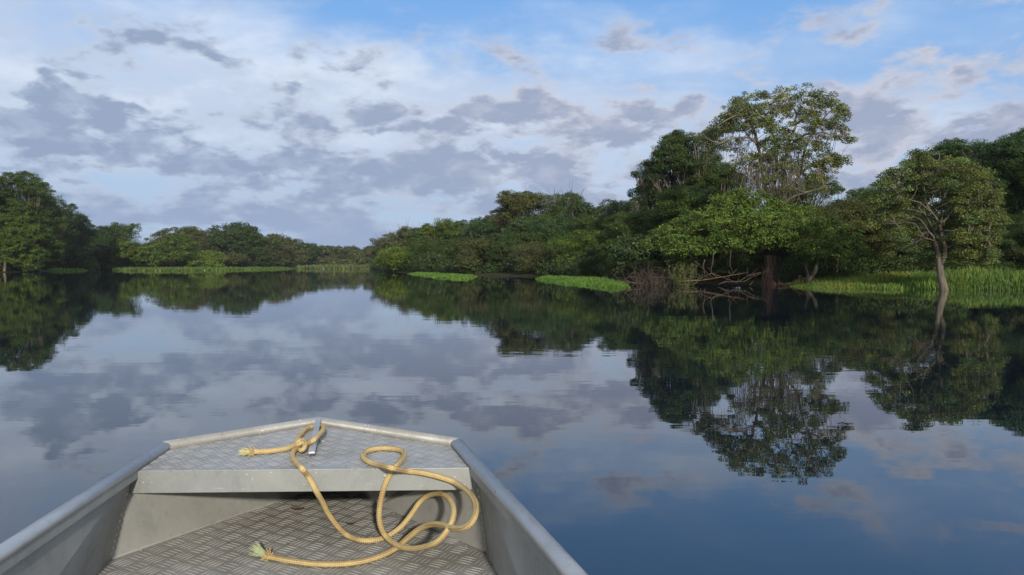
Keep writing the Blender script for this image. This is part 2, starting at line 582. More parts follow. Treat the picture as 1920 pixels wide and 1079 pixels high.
def auto_lobes(Wd, H, b, rng, n=9, dome=0.6):
    """lobes that fill an uneven dome between b*H and H"""
    L = []
    h = H * (1 - b)
    mid = b * H + h * 0.5
    L.append((0, 0, mid, Wd * .36, Wd * .32, h * .42))
    for i in range(n):
        a = rng.uniform(0, 2 * math.pi)
        t = (i + rng.uniform(.1, .9)) / n
        z = b * H + h * (0.12 + 0.80 * t)
        prof = math.sqrt(max(0.02, 1 - abs((z - (b * H + h * 0.42)) / (h * 0.66)) ** 2.8))
        lr = Wd * rng.uniform(.15, .25)
        rr = max(0.0, Wd * .5 * prof - lr * .8)
        L.append((math.cos(a) * rr, math.sin(a) * rr * .9, min(z, H - lr * .62), lr, lr, lr * rng.uniform(.6, .85)))
    for _ in range(n):
        a = rng.uniform(0, 2 * math.pi); t = rng.uniform(.25, 1.0) ** .7
        z = b * H + h * t
        prof = math.sqrt(max(0.0, 1 - abs((z - (b * H + h * 0.42)) / (h * 0.60)) ** 2.6))
        lr = Wd * rng.uniform(.055, .10)
        L.append((math.cos(a) * Wd * .5 * prof, math.sin(a) * Wd * .45 * prof, min(z, H * 1.015), lr, lr, lr * .55))
    lr = Wd * .2
    L.append((rng.uniform(-.12, .12) * Wd, 0, H - lr * .7, lr, lr, lr * .72))
    return L


def ashore(px, d):
    while d < 500 and gz(*W(px, d)) < 0.08:
        d += 0.6
    return d + .8


def bend(a, b, rng, k=5, amp=.12, sag=0.0):
    a = Vector(a); b = Vector(b)
    L = (b - a).length
    o1 = Vector(rng.normal(size=3)) * L * amp
    pts = []
    for i in range(k + 1):
        t = i / k
        p = a.lerp(b, t) + o1 * math.sin(t * math.pi) * .6 + Vector(rng.normal(size=3)) * L * amp * .12 * (1 if 0 < i < k else 0)
        p.z -= sag * math.sin(t * math.pi)
        pts.append(p)
    return pts


def make_tree(name, label, cat, px, top, wpx, d, color, group, b=0.10, seed=0, leaf=None, cover=1.5, n=11, thin=1.0,
              flat=.55, bark=None, lean=0.0, trunk=True, clump=.11, lobes=None, tr=None, base=None, limbs_out=False):
    rng = np.random.default_rng(seed * 7 + 11)
    d = ashore(px, d); wpx *= 1.42
    x, y = W(px, d)
    z0 = gz(x, y)
    H = aty(px, top, d).z - z0
    Wd = wpx / FPX * d
    root = empty(name, (x, y, z0), label, cat, group)
    lf = (leaf or max(0.10, d * 0.0021)) * .80
    lf *= .9
    L = lobes or auto_lobes(Wd, H, b, rng, n)
    lf *= rng.uniform(.82, 1.2)
    clump *= rng.uniform(.75, 1.25)
    C, S, B, T = crown_points(L, lf, cover, rng, clump, flat, thin, zmin=0.05 - min(z0, 0))
    me = leaf_mesh('crown', C, S, B, T, rng, aspect=rng.uniform(.24, .42))
    cr = link('crown', me, root)
    cr.color = (*color, 1)
    if trunk:
        mb = MB()
        r0 = tr or max(.09, H * .022)
        tops = sorted(L, key=lambda l: -l[2])
        fork = Vector((lean * H * .4, 0, max(b * H + .15 * H, .3 * H)))
        mb.tube(bend((0, 0, -.4 if z0 > 0 else -.2), fork, rng, 6, .05), list(np.linspace(r0 * 1.35, r0 * .75, 7)), 9)
        for l in tops:
            tip = Vector((l[0], l[1], l[2] + (.15 * l[5] if not limbs_out else 1.05 * l[5])))
            pts = bend(fork - Vector((0, 0, .1)), tip, rng, 5, .09, sag=.04 * H)
            mb.tube(pts, list(np.linspace(r0 * .55, r0 * .12, 6)), 6)
            for _ in range(4):
                q = rng.normal(size=3); q /= np.linalg.norm(q)
                e = tip + Vector((q[0] * l[3], q[1] * l[4], abs(q[2]) * l[5])) * (.85 if not limbs_out else 1.0)
                mb.tube(bend(pts[3], e, rng, 4, .1), list(np.linspace(r0 * .2, r0 * .05, 5)), 4)
        me = bpy.data.meshes.new('trunk')
        me.from_pydata(mb.v, [], mb.f); me.update()
        link('trunk', me, root, bark or M_BARK, True)
    return root


# colours of the leaves (albedo)
DK = (0.055, 0.090, 0.019)
MD = (0.071, 0.115, 0.020)
LT = (0.101, 0.154, 0.022)
YG = (0.137, 0.196, 0.025)
OL = (0.104, 0.117, 0.029)
BR = (0.096, 0.108, 0.034)
_old = (0.141, 0.120, 0.041)
GY = (0.104, 0.121, 0.040)
BL = (0.057, 0.104, 0.029)

GL = 'trees along the left bank'
GC = 'trees of the wood at the river bend'
GF = 'distant trees where the river turns'
GR = 'trees along the right bank'
GX = 'trees at the right edge'

TREES = [
    # name, label, cat, px, top, width, dist, colour, group, options
    ('broadleaf_tree', 'dark tree cut off by the left edge of the picture', 'tree', -60, 322, 120, 146, DK, GL, {}),
    ('broadleaf_tree', 'tallest tree of the left bank with a ragged dark peak', 'tree', 46, 322, 84, 150, MD, GL, dict(n=12)),
    ('broadleaf_tree', 'dark sloping crown just right of the tallest left bank tree', 'tree', 104, 366, 58, 156, DK, GL, {}),
    ('broadleaf_tree', 'brighter green crown low at the very left edge over the water', 'tree', 8, 404, 95, 140, LT, GL, dict(b=.04)),
    ('broadleaf_tree', 'sunlit mid green crown below the peak of the left bank', 'tree', 72, 384, 66, 144, LT, GL, dict(b=.3)),
    ('broadleaf_tree', 'small leafy tree overhanging dark water near the left edge', 'tree', 62, 440, 70, 138, MD, GL, dict(b=.04)),
    ('broadleaf_tree', 'dark crown on the slope down from the left peak', 'tree', 146, 402, 48, 166, DK, GL, {}),
    ('broadleaf_tree', 'leafy tree with a pale bare trunk showing above the first grass strip', 'tree', 163, 432, 66, 168, BL, GL, dict(b=.28, bark=M_VINE)),
    ('broadleaf_tree', 'dark tree in the dip before the domed left tree', 'tree', 186, 424, 44, 185, DK, GL, {}),
    ('broadleaf_tree', 'domed tree standing clear at the end of the left bank ridge', 'tree', 235, 419, 56, 205, MD, GL, {}),
    ('bush', 'dark bush in the shade behind the first left grass strip', 'bush', 120, 464, 80, 172, DK, 'bushes of the left bank', dict(b=0, trunk=False)),
    ('bush', 'broad pale green bush behind the long left grass strip', 'bush', 243, 455, 86, 212, LT, 'bushes of the left bank', dict(b=0, trunk=False)),
    ('bush', 'low olive bush next to the broad pale green bush', 'bush', 290, 462, 56, 222, OL, 'bushes of the left bank', dict(b=0, trunk=False)),
    ('round_tree', 'round bright crowned tree at the left end of the bend wood', 'tree', 325, 438, 58, 226, LT, GC, dict(b=.05, n=11)),
    ('broadleaf_tree', 'olive crown rising behind the round bright tree', 'tree', 345, 427, 78, 262, OL, GC, {}),
    ('broadleaf_tree', 'brownish crown in the middle of the bend wood', 'tree', 392, 432, 66, 258, BR, GC, {}),
    ('broadleaf_tree', 'highest dark domed crown of the bend wood', 'tree', 440, 418, 66, 255, DK, GC, dict(n=11)),
    ('broadleaf_tree', 'green crown on the right shoulder of the highest dome', 'tree', 478, 437, 52, 260, MD, GC, {}),
    ('broadleaf_tree', 'tan grey crown right of the highest dome', 'tree', 512, 441, 52, 265, BR, GC, dict(limbs_out=True, bark=M_VINE, thin=.7)),
    ('broadleaf_tree', 'grey green crown where the bend wood starts to drop', 'tree', 545, 449, 46, 275, GY, GC, {}),
    ('round_tree', 'dark round crown at the right end of the bend wood', 'tree', 572, 455, 38, 285, DK, GC, {}),
    ('bush', 'pale green bush below the olive crown of the bend wood', 'bush', 378, 472, 62, 226, YG, 'bushes at the river bend', dict(b=0, trunk=False)),
    ('bush', 'dry brown thicket of stems on the shore under the highest dome', 'bush', 432, 476, 46, 232, BR, 'bushes at the river bend', dict(b=0, trunk=False, thin=.6)),
    ('bush', 'dark green bush right of the dry brown thicket', 'bush', 478, 468, 52, 240, DK, 'bushes at the river bend', dict(b=0, trunk=False)),
    ('bush', 'grey green bush at the tip of the long left grass strip', 'bush', 525, 472, 48, 252, GY, 'bushes at the river bend', dict(b=0, trunk=False)),
    ('broadleaf_tree', 'leftmost distant tree beyond the bend', 'tree', 603, 464, 40, 360, GY, GF, {}),
    ('broadleaf_tree', 'distant flat topped tree right of the leftmost one', 'tree', 627, 462, 36, 366, MD, GF, {}),
    ('broadleaf_tree', 'distant tree in the middle of the far row with a pale trunk', 'tree', 651, 464, 38, 360, GY, GF, dict(b=.35)),
    ('broadleaf_tree', 'lowest distant tree at the gap in the skyline', 'tree', 676, 470, 34, 350, OL, GF, {}),
    ('broadleaf_tree', 'distant tree at the foot of the right bank ridge', 'tree', 693, 463, 38, 320, GY, GF, {}),
    ('bush', 'olive marsh bush beneath the distant trees', 'bush', 640, 487, 60, 345, OL, 'bushes at the river bend', dict(b=0, trunk=False)),
    ('broadleaf_tree', 'grey green sparse crown starting the right bank ridge', 'tree', 722, 446, 52, 235, GY, GR, dict(limbs_out=True, bark=M_VINE, thin=.8)),
    ('broadleaf_tree', 'rounded tree with bare white twigs on top at the far right bank', 'tree', 758, 427, 60, 200, GY, GR, dict(limbs_out=True, bark=M_VINE, thin=.8)),
    ('bush', 'bright yellow green tree bush touching the water at the far right bank', 'bush', 768, 464, 80, 143, YG, GR, dict(b=0, n=12)),
    ('broadleaf_tree', 'smooth green dome behind the bright yellow green bush', 'tree', 806, 428, 62, 180, MD, GR, {}),
    ('broadleaf_tree', 'broad dome of fresh green left of the flat topped trees', 'tree', 846, 413, 82, 165, LT, GR, dict(n=11)),
    ('broadleaf_tree', 'green tree above the small floating grass island', 'tree', 832, 452, 92, 132, MD, GR, dict(b=.04)),
    ('broadleaf_tree', 'dark green crown right of the broad fresh green dome', 'tree', 900, 408, 76, 140, BL, GR, {}),
    ('broadleaf_tree', 'olive brown tree drooping to the water beside the dark inlet', 'tree', 908, 450, 78, 104, BR, GR, dict(b=.04)),
    ('flat_topped_tree', 'flat topped tree in pale layers, the left of the two high crowns', 'tree', 978, 362, 92, 118, OL, GR, dict(n=12, flat=.35, b=.35)),
    ('broadleaf_tree', 'knobbly high crown right of the flat topped tree', 'tree', 1052, 364, 72, 122, MD, GR, dict(n=12, b=.3, thin=.7, limbs_out=True)),
    ('broadleaf_tree', 'dark high crown ending the middle ridge of the right bank', 'tree', 1094, 380, 66, 118, DK, GR, dict(n=12)),
    ('broadleaf_tree', 'wide blue green crown under the flat topped tree', 'tree', 1000, 412, 120, 108, BL, GR, dict(n=11)),
    ('broadleaf_tree', 'dark tree between the inlet and the olive overhanging tree', 'tree', 965, 440, 80, 102, DK, GR, {}),
    ('broadleaf_tree', 'olive brown tree spreading over the shore left of the near grass island', 'tree', 1042, 458, 116, 94, BR, GR, dict(b=.22, n=10)),
    ('broadleaf_tree', 'mid green tree in the saddle behind the near grass island', 'tree', 1125, 404, 80, 104, MD, GR, {}),
    ('broadleaf_tree', 'bright leafed tree just behind the near grass island', 'tree', 1105, 436, 110, 88, LT, GR, dict(b=.1)),
    ('broadleaf_tree', 'leafy shoulder tree left of the dark tall tree', 'tree', 1165, 376, 84, 90, MD, GR, dict(n=11)),
    ('bush', 'dark bush on the shore behind the near grass island', 'bush', 1150, 470, 92, 74, DK, 'bushes of the right bank', dict(b=0, trunk=False)),
    ('broadleaf_tree', 'dark crown stepping up to the tall dark tree', 'tree', 1232, 300, 84, 76, DK, GR, dict(n=12)),
    ('broadleaf_tree', 'tall dark dense tree left of the giant tree', 'tree', 1292, 247, 112, 74, DK, GR, dict(n=18, leaf=.15)),
    ('broadleaf_tree', 'dark tree with a pale leaning trunk low on the right bank', 'tree', 1215, 400, 120, 66, MD, GR, dict(n=12, b=.12)),
    ('broadleaf_tree', 'dark crown tucked under the left arm of the giant tree', 'tree', 1352, 322, 84, 72, DK, GR, dict(n=10)),
    ('broadleaf_tree', 'mid green crown between the tall dark tree and the spreading tree', 'tree', 1310, 352, 120, 60, MD, GR, dict(n=12, b=.2)),
    ('bush', 'green bush at the water left of the dry brushwood', 'bush', 1182, 492, 66, 59, MD, 'bushes of the right bank', dict(b=0, trunk=False)),
    ('broadleaf_tree', 'dark crown behind the right side of the giant tree', 'tree', 1500, 330, 110, 72, DK, GR, dict(n=11)),
    ('broadleaf_tree', 'dark tree in the deep shade behind the tangled branches', 'tree', 1350, 420, 170, 62, DK, GR, dict(n=12, b=.0)),
    ('feathery_tree', 'pale branched tree with drooping leaves right of the giant trunk', 'tree', 1570, 385, 150, 56, OL, GR, dict(n=13, b=.22, flat=.4, thin=.75, bark=M_VINE)),
    ('broadleaf_tree', 'low flat crowned tree between the giant tree and the pale trunked tree', 'tree', 1606, 352, 116, 68, MD, GX, dict(n=12, b=.15)),
    ('broadleaf_tree', 'dark tree closing the gap left of the pale trunked tree', 'tree', 1668, 372, 110, 62, DK, GX, dict(n=12, b=.05)),
    ('feathery_tree', 'big feathery crown in the upper right corner behind the pale trunked tree', 'tree', 1866, 252, 190, 62, BL, GX, dict(n=16, b=.3, flat=.38, leaf=.13)),
    ('broadleaf_tree', 'dark tree at the right edge under the big feathery crown', 'tree', 1925, 400, 150, 54, DK, GX, dict(n=12, b=.05)),
    ('broadleaf_tree', 'dark tree in shade directly behind the pale trunked tree', 'tree', 1775, 410, 150, 58, DK, GX, dict(n=12, b=.03)),
    ('broadleaf_tree', 'tree beyond the right edge of the picture', 'tree', 2035, 280, 190, 58, MD, GX, dict(n=12)),
]
for i, (nm, lb, ct, px, top, w, d, colr, g, kw) in enumerate(TREES):
    make_tree(nm, lb, ct, px, top, w, d, colr, g, seed=i + 3, **kw)


# the wood behind the first rows: one mass nobody could count
def build_woodland():
    rng = np.random.default_rng(5)
    L = []
    prof = [(-400, 330, 175), (0, 345, 175), (100, 385, 185), (180, 432, 205), (260, 462, 250), (330, 445, 290), (450, 437, 290), (540, 458, 300), (600, 476, 385),
            (690, 478, 385), (730, 460, 270), (800, 438, 215), (880, 425, 180), (960, 400, 150), (1100, 400, 145), (1180, 385, 115), (1260, 320, 95),
            (1350, 330, 92), (1420, 380, 84), (1560, 380, 84), (1700, 350, 84), (1800, 300, 84), (1950, 280, 80), (2300, 280, 75), (2900, 260, 80)]
    xs = [p[0] for p in prof]
    px = -400.0
    while px < 2900:
        top = np.interp(px, xs, [p[1] for p in prof]) + rng.uniform(0, 14)
        d = np.interp(px, xs, [p[2] for p in prof]) * rng.uniform(1.0, 1.1)
        x, y = W(px, d)
        H = aty(px, top, d).z
        w = H * rng.uniform(.32, .45)
        z0 = gz(x, y)
        L.append((x, y, H * .58, w, w, H * .42))
        L.append((x + rng.normal() * w * .5, y - w * .5, H * .25, w * .9, w * .8, H * .28))
        px += w * 1.25 / d * FPX
    for i in range(70):
        q = rng.uniform(1180, 2300); d = rng.uniform(61, 70)
        x, y = W(q, d)
        r = rng.uniform(1.3, 2.2)
        L.append((x, y, rng.uniform(.6, 3.2), r, r, r * .8))
    # the banks beside and behind the boat, outside the picture
    for line in ([(-112, 118), (-112, 60), (-98, 0), (-105, -110)], [(62, 34), (66, -20), (92, -110)]):
        for (ax_, ay_), (bx_, by_) in zip(line[:-1], line[1:]):
            n = int(math.hypot(bx_ - ax_, by_ - ay_) / 4.0)
            for i in range(n):
                t = (i + rng.uniform()) / n
                H = rng.uniform(8, 13); w = H * rng.uniform(.32, .42)
                x = ax_ + (bx_ - ax_) * t; y = ay_ + (by_ - ay_) * t
                L.append((x, y, H * .5, w, w, H * .5))
    CC = []
    for l in L:
        d = max(70, math.hypot(l[0], l[1]))
        C, S, B, T = crown_points([l], max(.2, d * .0034), 1.25, rng, .09, .6)
        CC.append((C, S, B, T))
    C, S, B, T = [np.concatenate([c[i] for c in CC]) for i in range(4)]
    o = link('woodland', leaf_mesh('woodland', C, S, B, T, rng))
    o.color = (.058, .092, .028, 1)
    tag(o, 'dense forest filling in behind the bank trees on both sides', 'woodland', kind='stuff')


build_woodland()


# ------------------------------------------------------------------ the giant tree
def strands(mb, rng, n, x0, x1, y0, y1, z1a, z1b, L0, L1, r, sway=.25):
    for _ in range(n):
        x = rng.uniform(x0, x1); y = rng.uniform(y0, y1)
        z = rng.uniform(z1a, z1b); L = rng.uniform(L0, L1)
        k = 6
        a, b = rng.normal(size=2) * sway
        ph = rng.uniform(0, 6)
        pts = [(x + a * t + .08 * math.sin(ph + 5 * t), y + b * t + .08 * math.cos(ph + 4 * t), z - L * t) for t in np.linspace(0, 1, k)]
        mb.tube(pts, list(np.linspace(r, r * .5, k)), 4, cap=False)


def build_giant():
    rng = np.random.default_rng(77)
    D = 53.0
    Z = lambda zx, zy, dy=0.0: aty(1150 + zx / 2.51, 140 + zy / 2.51, D + dy)
    base = aty(1447, 540, D); base = Vector((base.x, D, 0))
    root = empty('giant_tree', base, 'giant umbrella crowned tree with hanging dry vines towering over the right bank', 'tree', GR)
    tm = MB()
    foot = Vector((base.x, D, -.3))
    fork = Z(742, 640)
    tm.tube([foot, Vector((base.x + .02, D, .8)), Vector((base.x - .1, D, 2.5)), fork], [.42, .36, .3, .26], 12)
    # limbs given in the enlarged view's units: (x, y, depth)
    limbs = [
        ([(742, 640, 0), (725, 540, 0), (700, 440, -.4), (682, 335, -.8), (640, 290, -1), (560, 300, -1.5), (500, 318, -1.7), (450, 300, -1.8)], .14),
        ([(742, 640, 0), (760, 540, .5), (770, 430, .6), (765, 330, .7), (735, 240, .6), (690, 190, .5), (620, 150, .4), (560, 125, .2)], .14),
        ([(745, 640, 0), (790, 560, .2), (810, 450, .3), (825, 340, .4), (860, 240, .4), (868, 180, .6), (830, 120, .8), (800, 90, .8)], .15),
        ([(748, 640, 0), (820, 560, 1), (880, 470, 1.6), (900, 360, 1.8), (940, 260, 1.8), (1000, 190, 1.7), (1060, 150, 1.5)], .13),
        ([(760, 640, 0), (860, 570, -1), (950, 540, -1.6), (1030, 520, -2)], .11),
        ([(825, 340, .4), (900, 280, 0), (990, 275, -.6), (1060, 285, -1), (1110, 285, -1.1)], .10),
        ([(880, 470, 1.6), (950, 420, 1), (1020, 400, .6), (1070, 400, .4)], .10),
        ([(682, 335, -.8), (660, 240, -1.2), (600, 190, -1.5), (530, 215, -1.7), (470, 250, -1.8)], .10),
        ([(735, 240, .6), (740, 170, .3), (720, 110, 0)], .09),
        ([(860, 240, .4), (930, 180, -.4), (950, 110, -.8)], .09),
        ([(745, 640, 0), (700, 560, -1.2), (640, 480, -1.8), (600, 430, -2)], .08),
        ([(640, 290, -1), (590, 230, -.4), (560, 180, 0)], .07),
    ]
    nodes = []
    for pts, r in limbs:
        P = [Z(*p) + Vector(rng.normal(size=3)) * .05 for p in pts]
        # subdivide smoothly
        Q = []
        for i in range(len(P) - 1):
            for t in (0, .5):
                Q.append(P[i].lerp(P[i + 1], t) + (Vector(rng.normal(size=3)) * .05 if t else Vector()))
        Q.append(P[-1])
        tm.tube(Q, list(np.linspace(r, r * .22, len(Q))), 7)
        nodes += Q[3:]
    pads = [(760, 300), (790, 330), (740, 340), (830, 350), (700, 320), (770, 440), (720, 500), (830, 520), (760, 540), (680, 450), (650, 400), (570, 110), (605, 95), (640, 88), (680, 95), (725, 82), (765, 90), (800, 75), (845, 80), (885, 72), (925, 80), (955, 92), (990, 100), (1025, 115), (1060, 138),
            (1080, 165), (1050, 180), (1085, 205), (1010, 150), (970, 135), (930, 120), (880, 115), (830, 120), (780, 125), (730, 130), (690, 140), (640, 135), (600, 140),
            (555, 165), (585, 185), (620, 180), (660, 190), (520, 200), (495, 225), (530, 235), (475, 250), (450, 270), (490, 275), (435, 290), (460, 310), (425, 275), (455, 330), (480, 345), (440, 320), (500, 250), (470, 275), (560, 140), (580, 160), (540, 185), (600, 165), (630, 160), (560, 195), (505, 215), (530, 250), (590, 250), (620, 215), (650, 215), (680, 220), (740, 160), (780, 160), (820, 145), (860, 165), (900, 190), (940, 205), (980, 215), (700, 160), (660, 165), (770, 205), (745, 235), (800, 285), (835, 280), (870, 310), (910, 320), (950, 340), (990, 390), (1020, 440), (960, 440), (700, 420), (780, 420), (840, 400), (720, 470), (800, 480), (860, 440),
            (560, 225), (600, 215), (700, 185), (740, 200), (780, 190), (760, 240), (720, 230), (820, 170), (900, 165), (950, 180), (1000, 200), (960, 225), (1010, 240),
            (1045, 225), (915, 210), (880, 150), (1030, 285), (1065, 275), (1095, 272), (1110, 290), (985, 275), (940, 300), (970, 320), (920, 250), (1000, 355), (1035, 370),
            (1065, 385), (1050, 420), (1015, 405), (985, 430), (1060, 400), (940, 370), (900, 345), (955, 400), (985, 480), (1010, 500), (960, 470), (930, 440), (740, 290),
            (770, 320), (710, 355), (750, 370), (790, 375), (730, 400), (690, 380), (820, 300), (850, 330), (560, 330), (600, 350), (640, 370), (540, 300), (590, 300),
            (580, 400), (560, 430), (885, 400), (860, 280), (840, 230), (800, 250), (660, 250), (1000, 530), (960, 520)]
    C, S, B, T = [], [], [], []
    for (zx, zy) in pads:
        for rep in range(4):
            edge = abs(zx - 760) / 350
            dy = rng.uniform(-1, 1) * 2.6 * max(.25, 1 - edge ** 2)
            c = Z(zx + rng.normal() * 19, zy + 10 + rng.normal() * 12, dy)
            rr = rng.uniform(.16, .55)
            near = min(nodes, key=lambda q: (q - c).length)
            tm.tube(bend(near, c - Vector((0, 0, .1)), rng, 4, .12, sag=-.08), list(np.linspace(.026, .010, 5)), 4, cap=False)
            n = int(170 * (rr / .55) ** 2) + 12
            q = rng.normal(size=(n, 3)); q /= np.linalg.norm(q, axis=1, keepdims=True)
            q *= rng.uniform(0, 1, (n, 1)) ** .5
            p = np.array(c) + q * np.array([rr, rr, rr * .55])
            p[:, 2] -= (q[:, 0] ** 2 + q[:, 1] ** 2) * rr * .25
            C.append(p); S.append(.120 * rng.uniform(.6, 1.3, n))
            B.append(q * .4 + np.array([0, 0, 1.0])); T.append(tints(1, rng, .22, .08).repeat(n, 0) * tints(n, rng, .18, .06))
    C = np.vstack(C); S = np.concatenate(S); B = np.vstack(B); T = np.vstack(T)
    cr = link('crown', leaf_mesh('crown', C, S, B, T, rng, aspect=.3, off=base), root)
    cr.color = (.19, .225, .08, 1)
    tm.build('trunk', M_VINE, root, True)
    vm = MB()
    a = Z(600, 330); b_ = Z(850, 560)
    strands(vm, rng, 300, a.x, b_.x, D - 1.6, D + 1.4, b_.z + 1.2, a.z - .3, .8, 3.0, .017, .5)
    a = Z(460, 290); b_ = Z(640, 420)
    strands(vm, rng, 80, a.x, b_.x, D - 1.8, D, a.z - .6, a.z, .5, 1.7, .010, .2)
    a = Z(830, 250); b_ = Z(980, 500)
    strands(vm, rng, 80, a.x, b_.x, D - 1, D + 1.6, b_.z + .5, a.z, .5, 1.6, .010, .3)
    # stems climbing towards the crown
    for _ in range(36):
        s0 = Z(rng.uniform(690, 860), rng.uniform(600, 660), rng.uniform(-.8, .8))
        e = Z(rng.uniform(610, 930), rng.uniform(330, 500), rng.uniform(-1.2, 1.2))
        vm.tube(bend(s0, e, rng, 6, .10), list(np.linspace(.028, .010, 7)), 4, cap=False)
    vm.build('hanging_vine', M_VINE, root)
    # reddish lower trunk flutes
    fm = MB()
    for (dx, r) in ((-.30, .10), (.22, .14), (-.75, .045), (.0, .2), (-.60, .05)):
        fm.tube([(base.x + dx * 1.15, D - .38, -.25), (base.x + dx, D - .34, .5), (base.x + dx * .8, D - .3, 1.2), (base.x + dx * .7, D - .15, 2.3)],
                [r * 1.9, r * 1.2, r * .85, r * .55], 8)
    fm.tube([(base.x, D - .08, -.3), (base.x, D - .05, .7), (base.x - .02, D, 2.4)], [.54, .42, .36], 14)
    fm.build('trunk_buttress', M_BARKR, root, True)
    return D, base


GD, GB = build_giant()


def build_spreading():
    """broad leaved tree arching over the water below the giant"""
    rng = np.random.default_rng(31)
    D = 50.5
    P = lambda px, py, dy=0.0: aty(px, py, D + dy)
    base = Vector((P(1475, 540).x, D + 2.2, 0.0))
    root = empty('spreading_tree', base, 'sunlit spreading tree arching over dark tangled branches at the waterline', 'tree', GR)
    spec = [(1275, 452, 0, 30, 15), (1315, 440, -.5, 34, 22), (1300, 470, -1, 30, 11), (1350, 455, -1.2, 34, 18), (1385, 430, -.5, 44, 26), (1330, 408, .5, 40, 24), (1375, 385, 1, 45, 24),
            (1405, 462, -1.3, 30, 12), (1425, 415, -.8, 44, 26), (1440, 448, -1.6, 40, 20), (1475, 430, -1.2, 42, 24), (1490, 460, -1.6, 40, 17), (1520, 450, -1.2, 40, 22), (1515, 477, -1.6, 30, 10),
            (1545, 475, -1, 30, 14), (1400, 370, 1, 36, 18), (1440, 385, .6, 34, 18), (1500, 405, .4, 38, 20), (1540, 425, .6, 36, 22), (1560, 455, .2, 32, 18), (1256, 436, 1, 30, 18),
            (1460, 400, 0, 36, 20), (1232, 455, 1.2, 30, 16), (1262, 470, .2, 26, 11), (1585, 440, .8, 30, 20), (1600, 468, .6, 28, 13), (1575, 478, -.6, 26, 9), (1355, 425, -1, 36, 18), (1290, 425, .8, 36, 22)]
    lobes = []
    for (px, py, dy, rx, rz) in spec:
        c = P(px, py, dy)
        lobes.append((c.x, c.y, c.z, rx / FPX * D, rx / FPX * D * 1.05, rz / FPX * D))
    C, S, B, T = crown_points(lobes, .115, .95, rng, .12, .5)
    cr = link('crown', leaf_mesh('crown', C, S, B, T, rng, aspect=.42, off=base), root)
    cr.color = (.115, .175, .030, 1)
    tm = MB()
    fork = P(1460, 478, 1.2)
    tm.tube(bend((base.x, base.y, -.3), fork, rng, 6, .05), [.22, .2, .19, .18, .17, .16, .15], 9)
    for l in lobes:
        tm.tube(bend(fork, (l[0], l[1], l[2]), rng, 6, .07, sag=-.25), list(np.linspace(.09, .02, 7)), 6)
    tm.build('trunk', M_BARKD, root, True)


build_spreading()


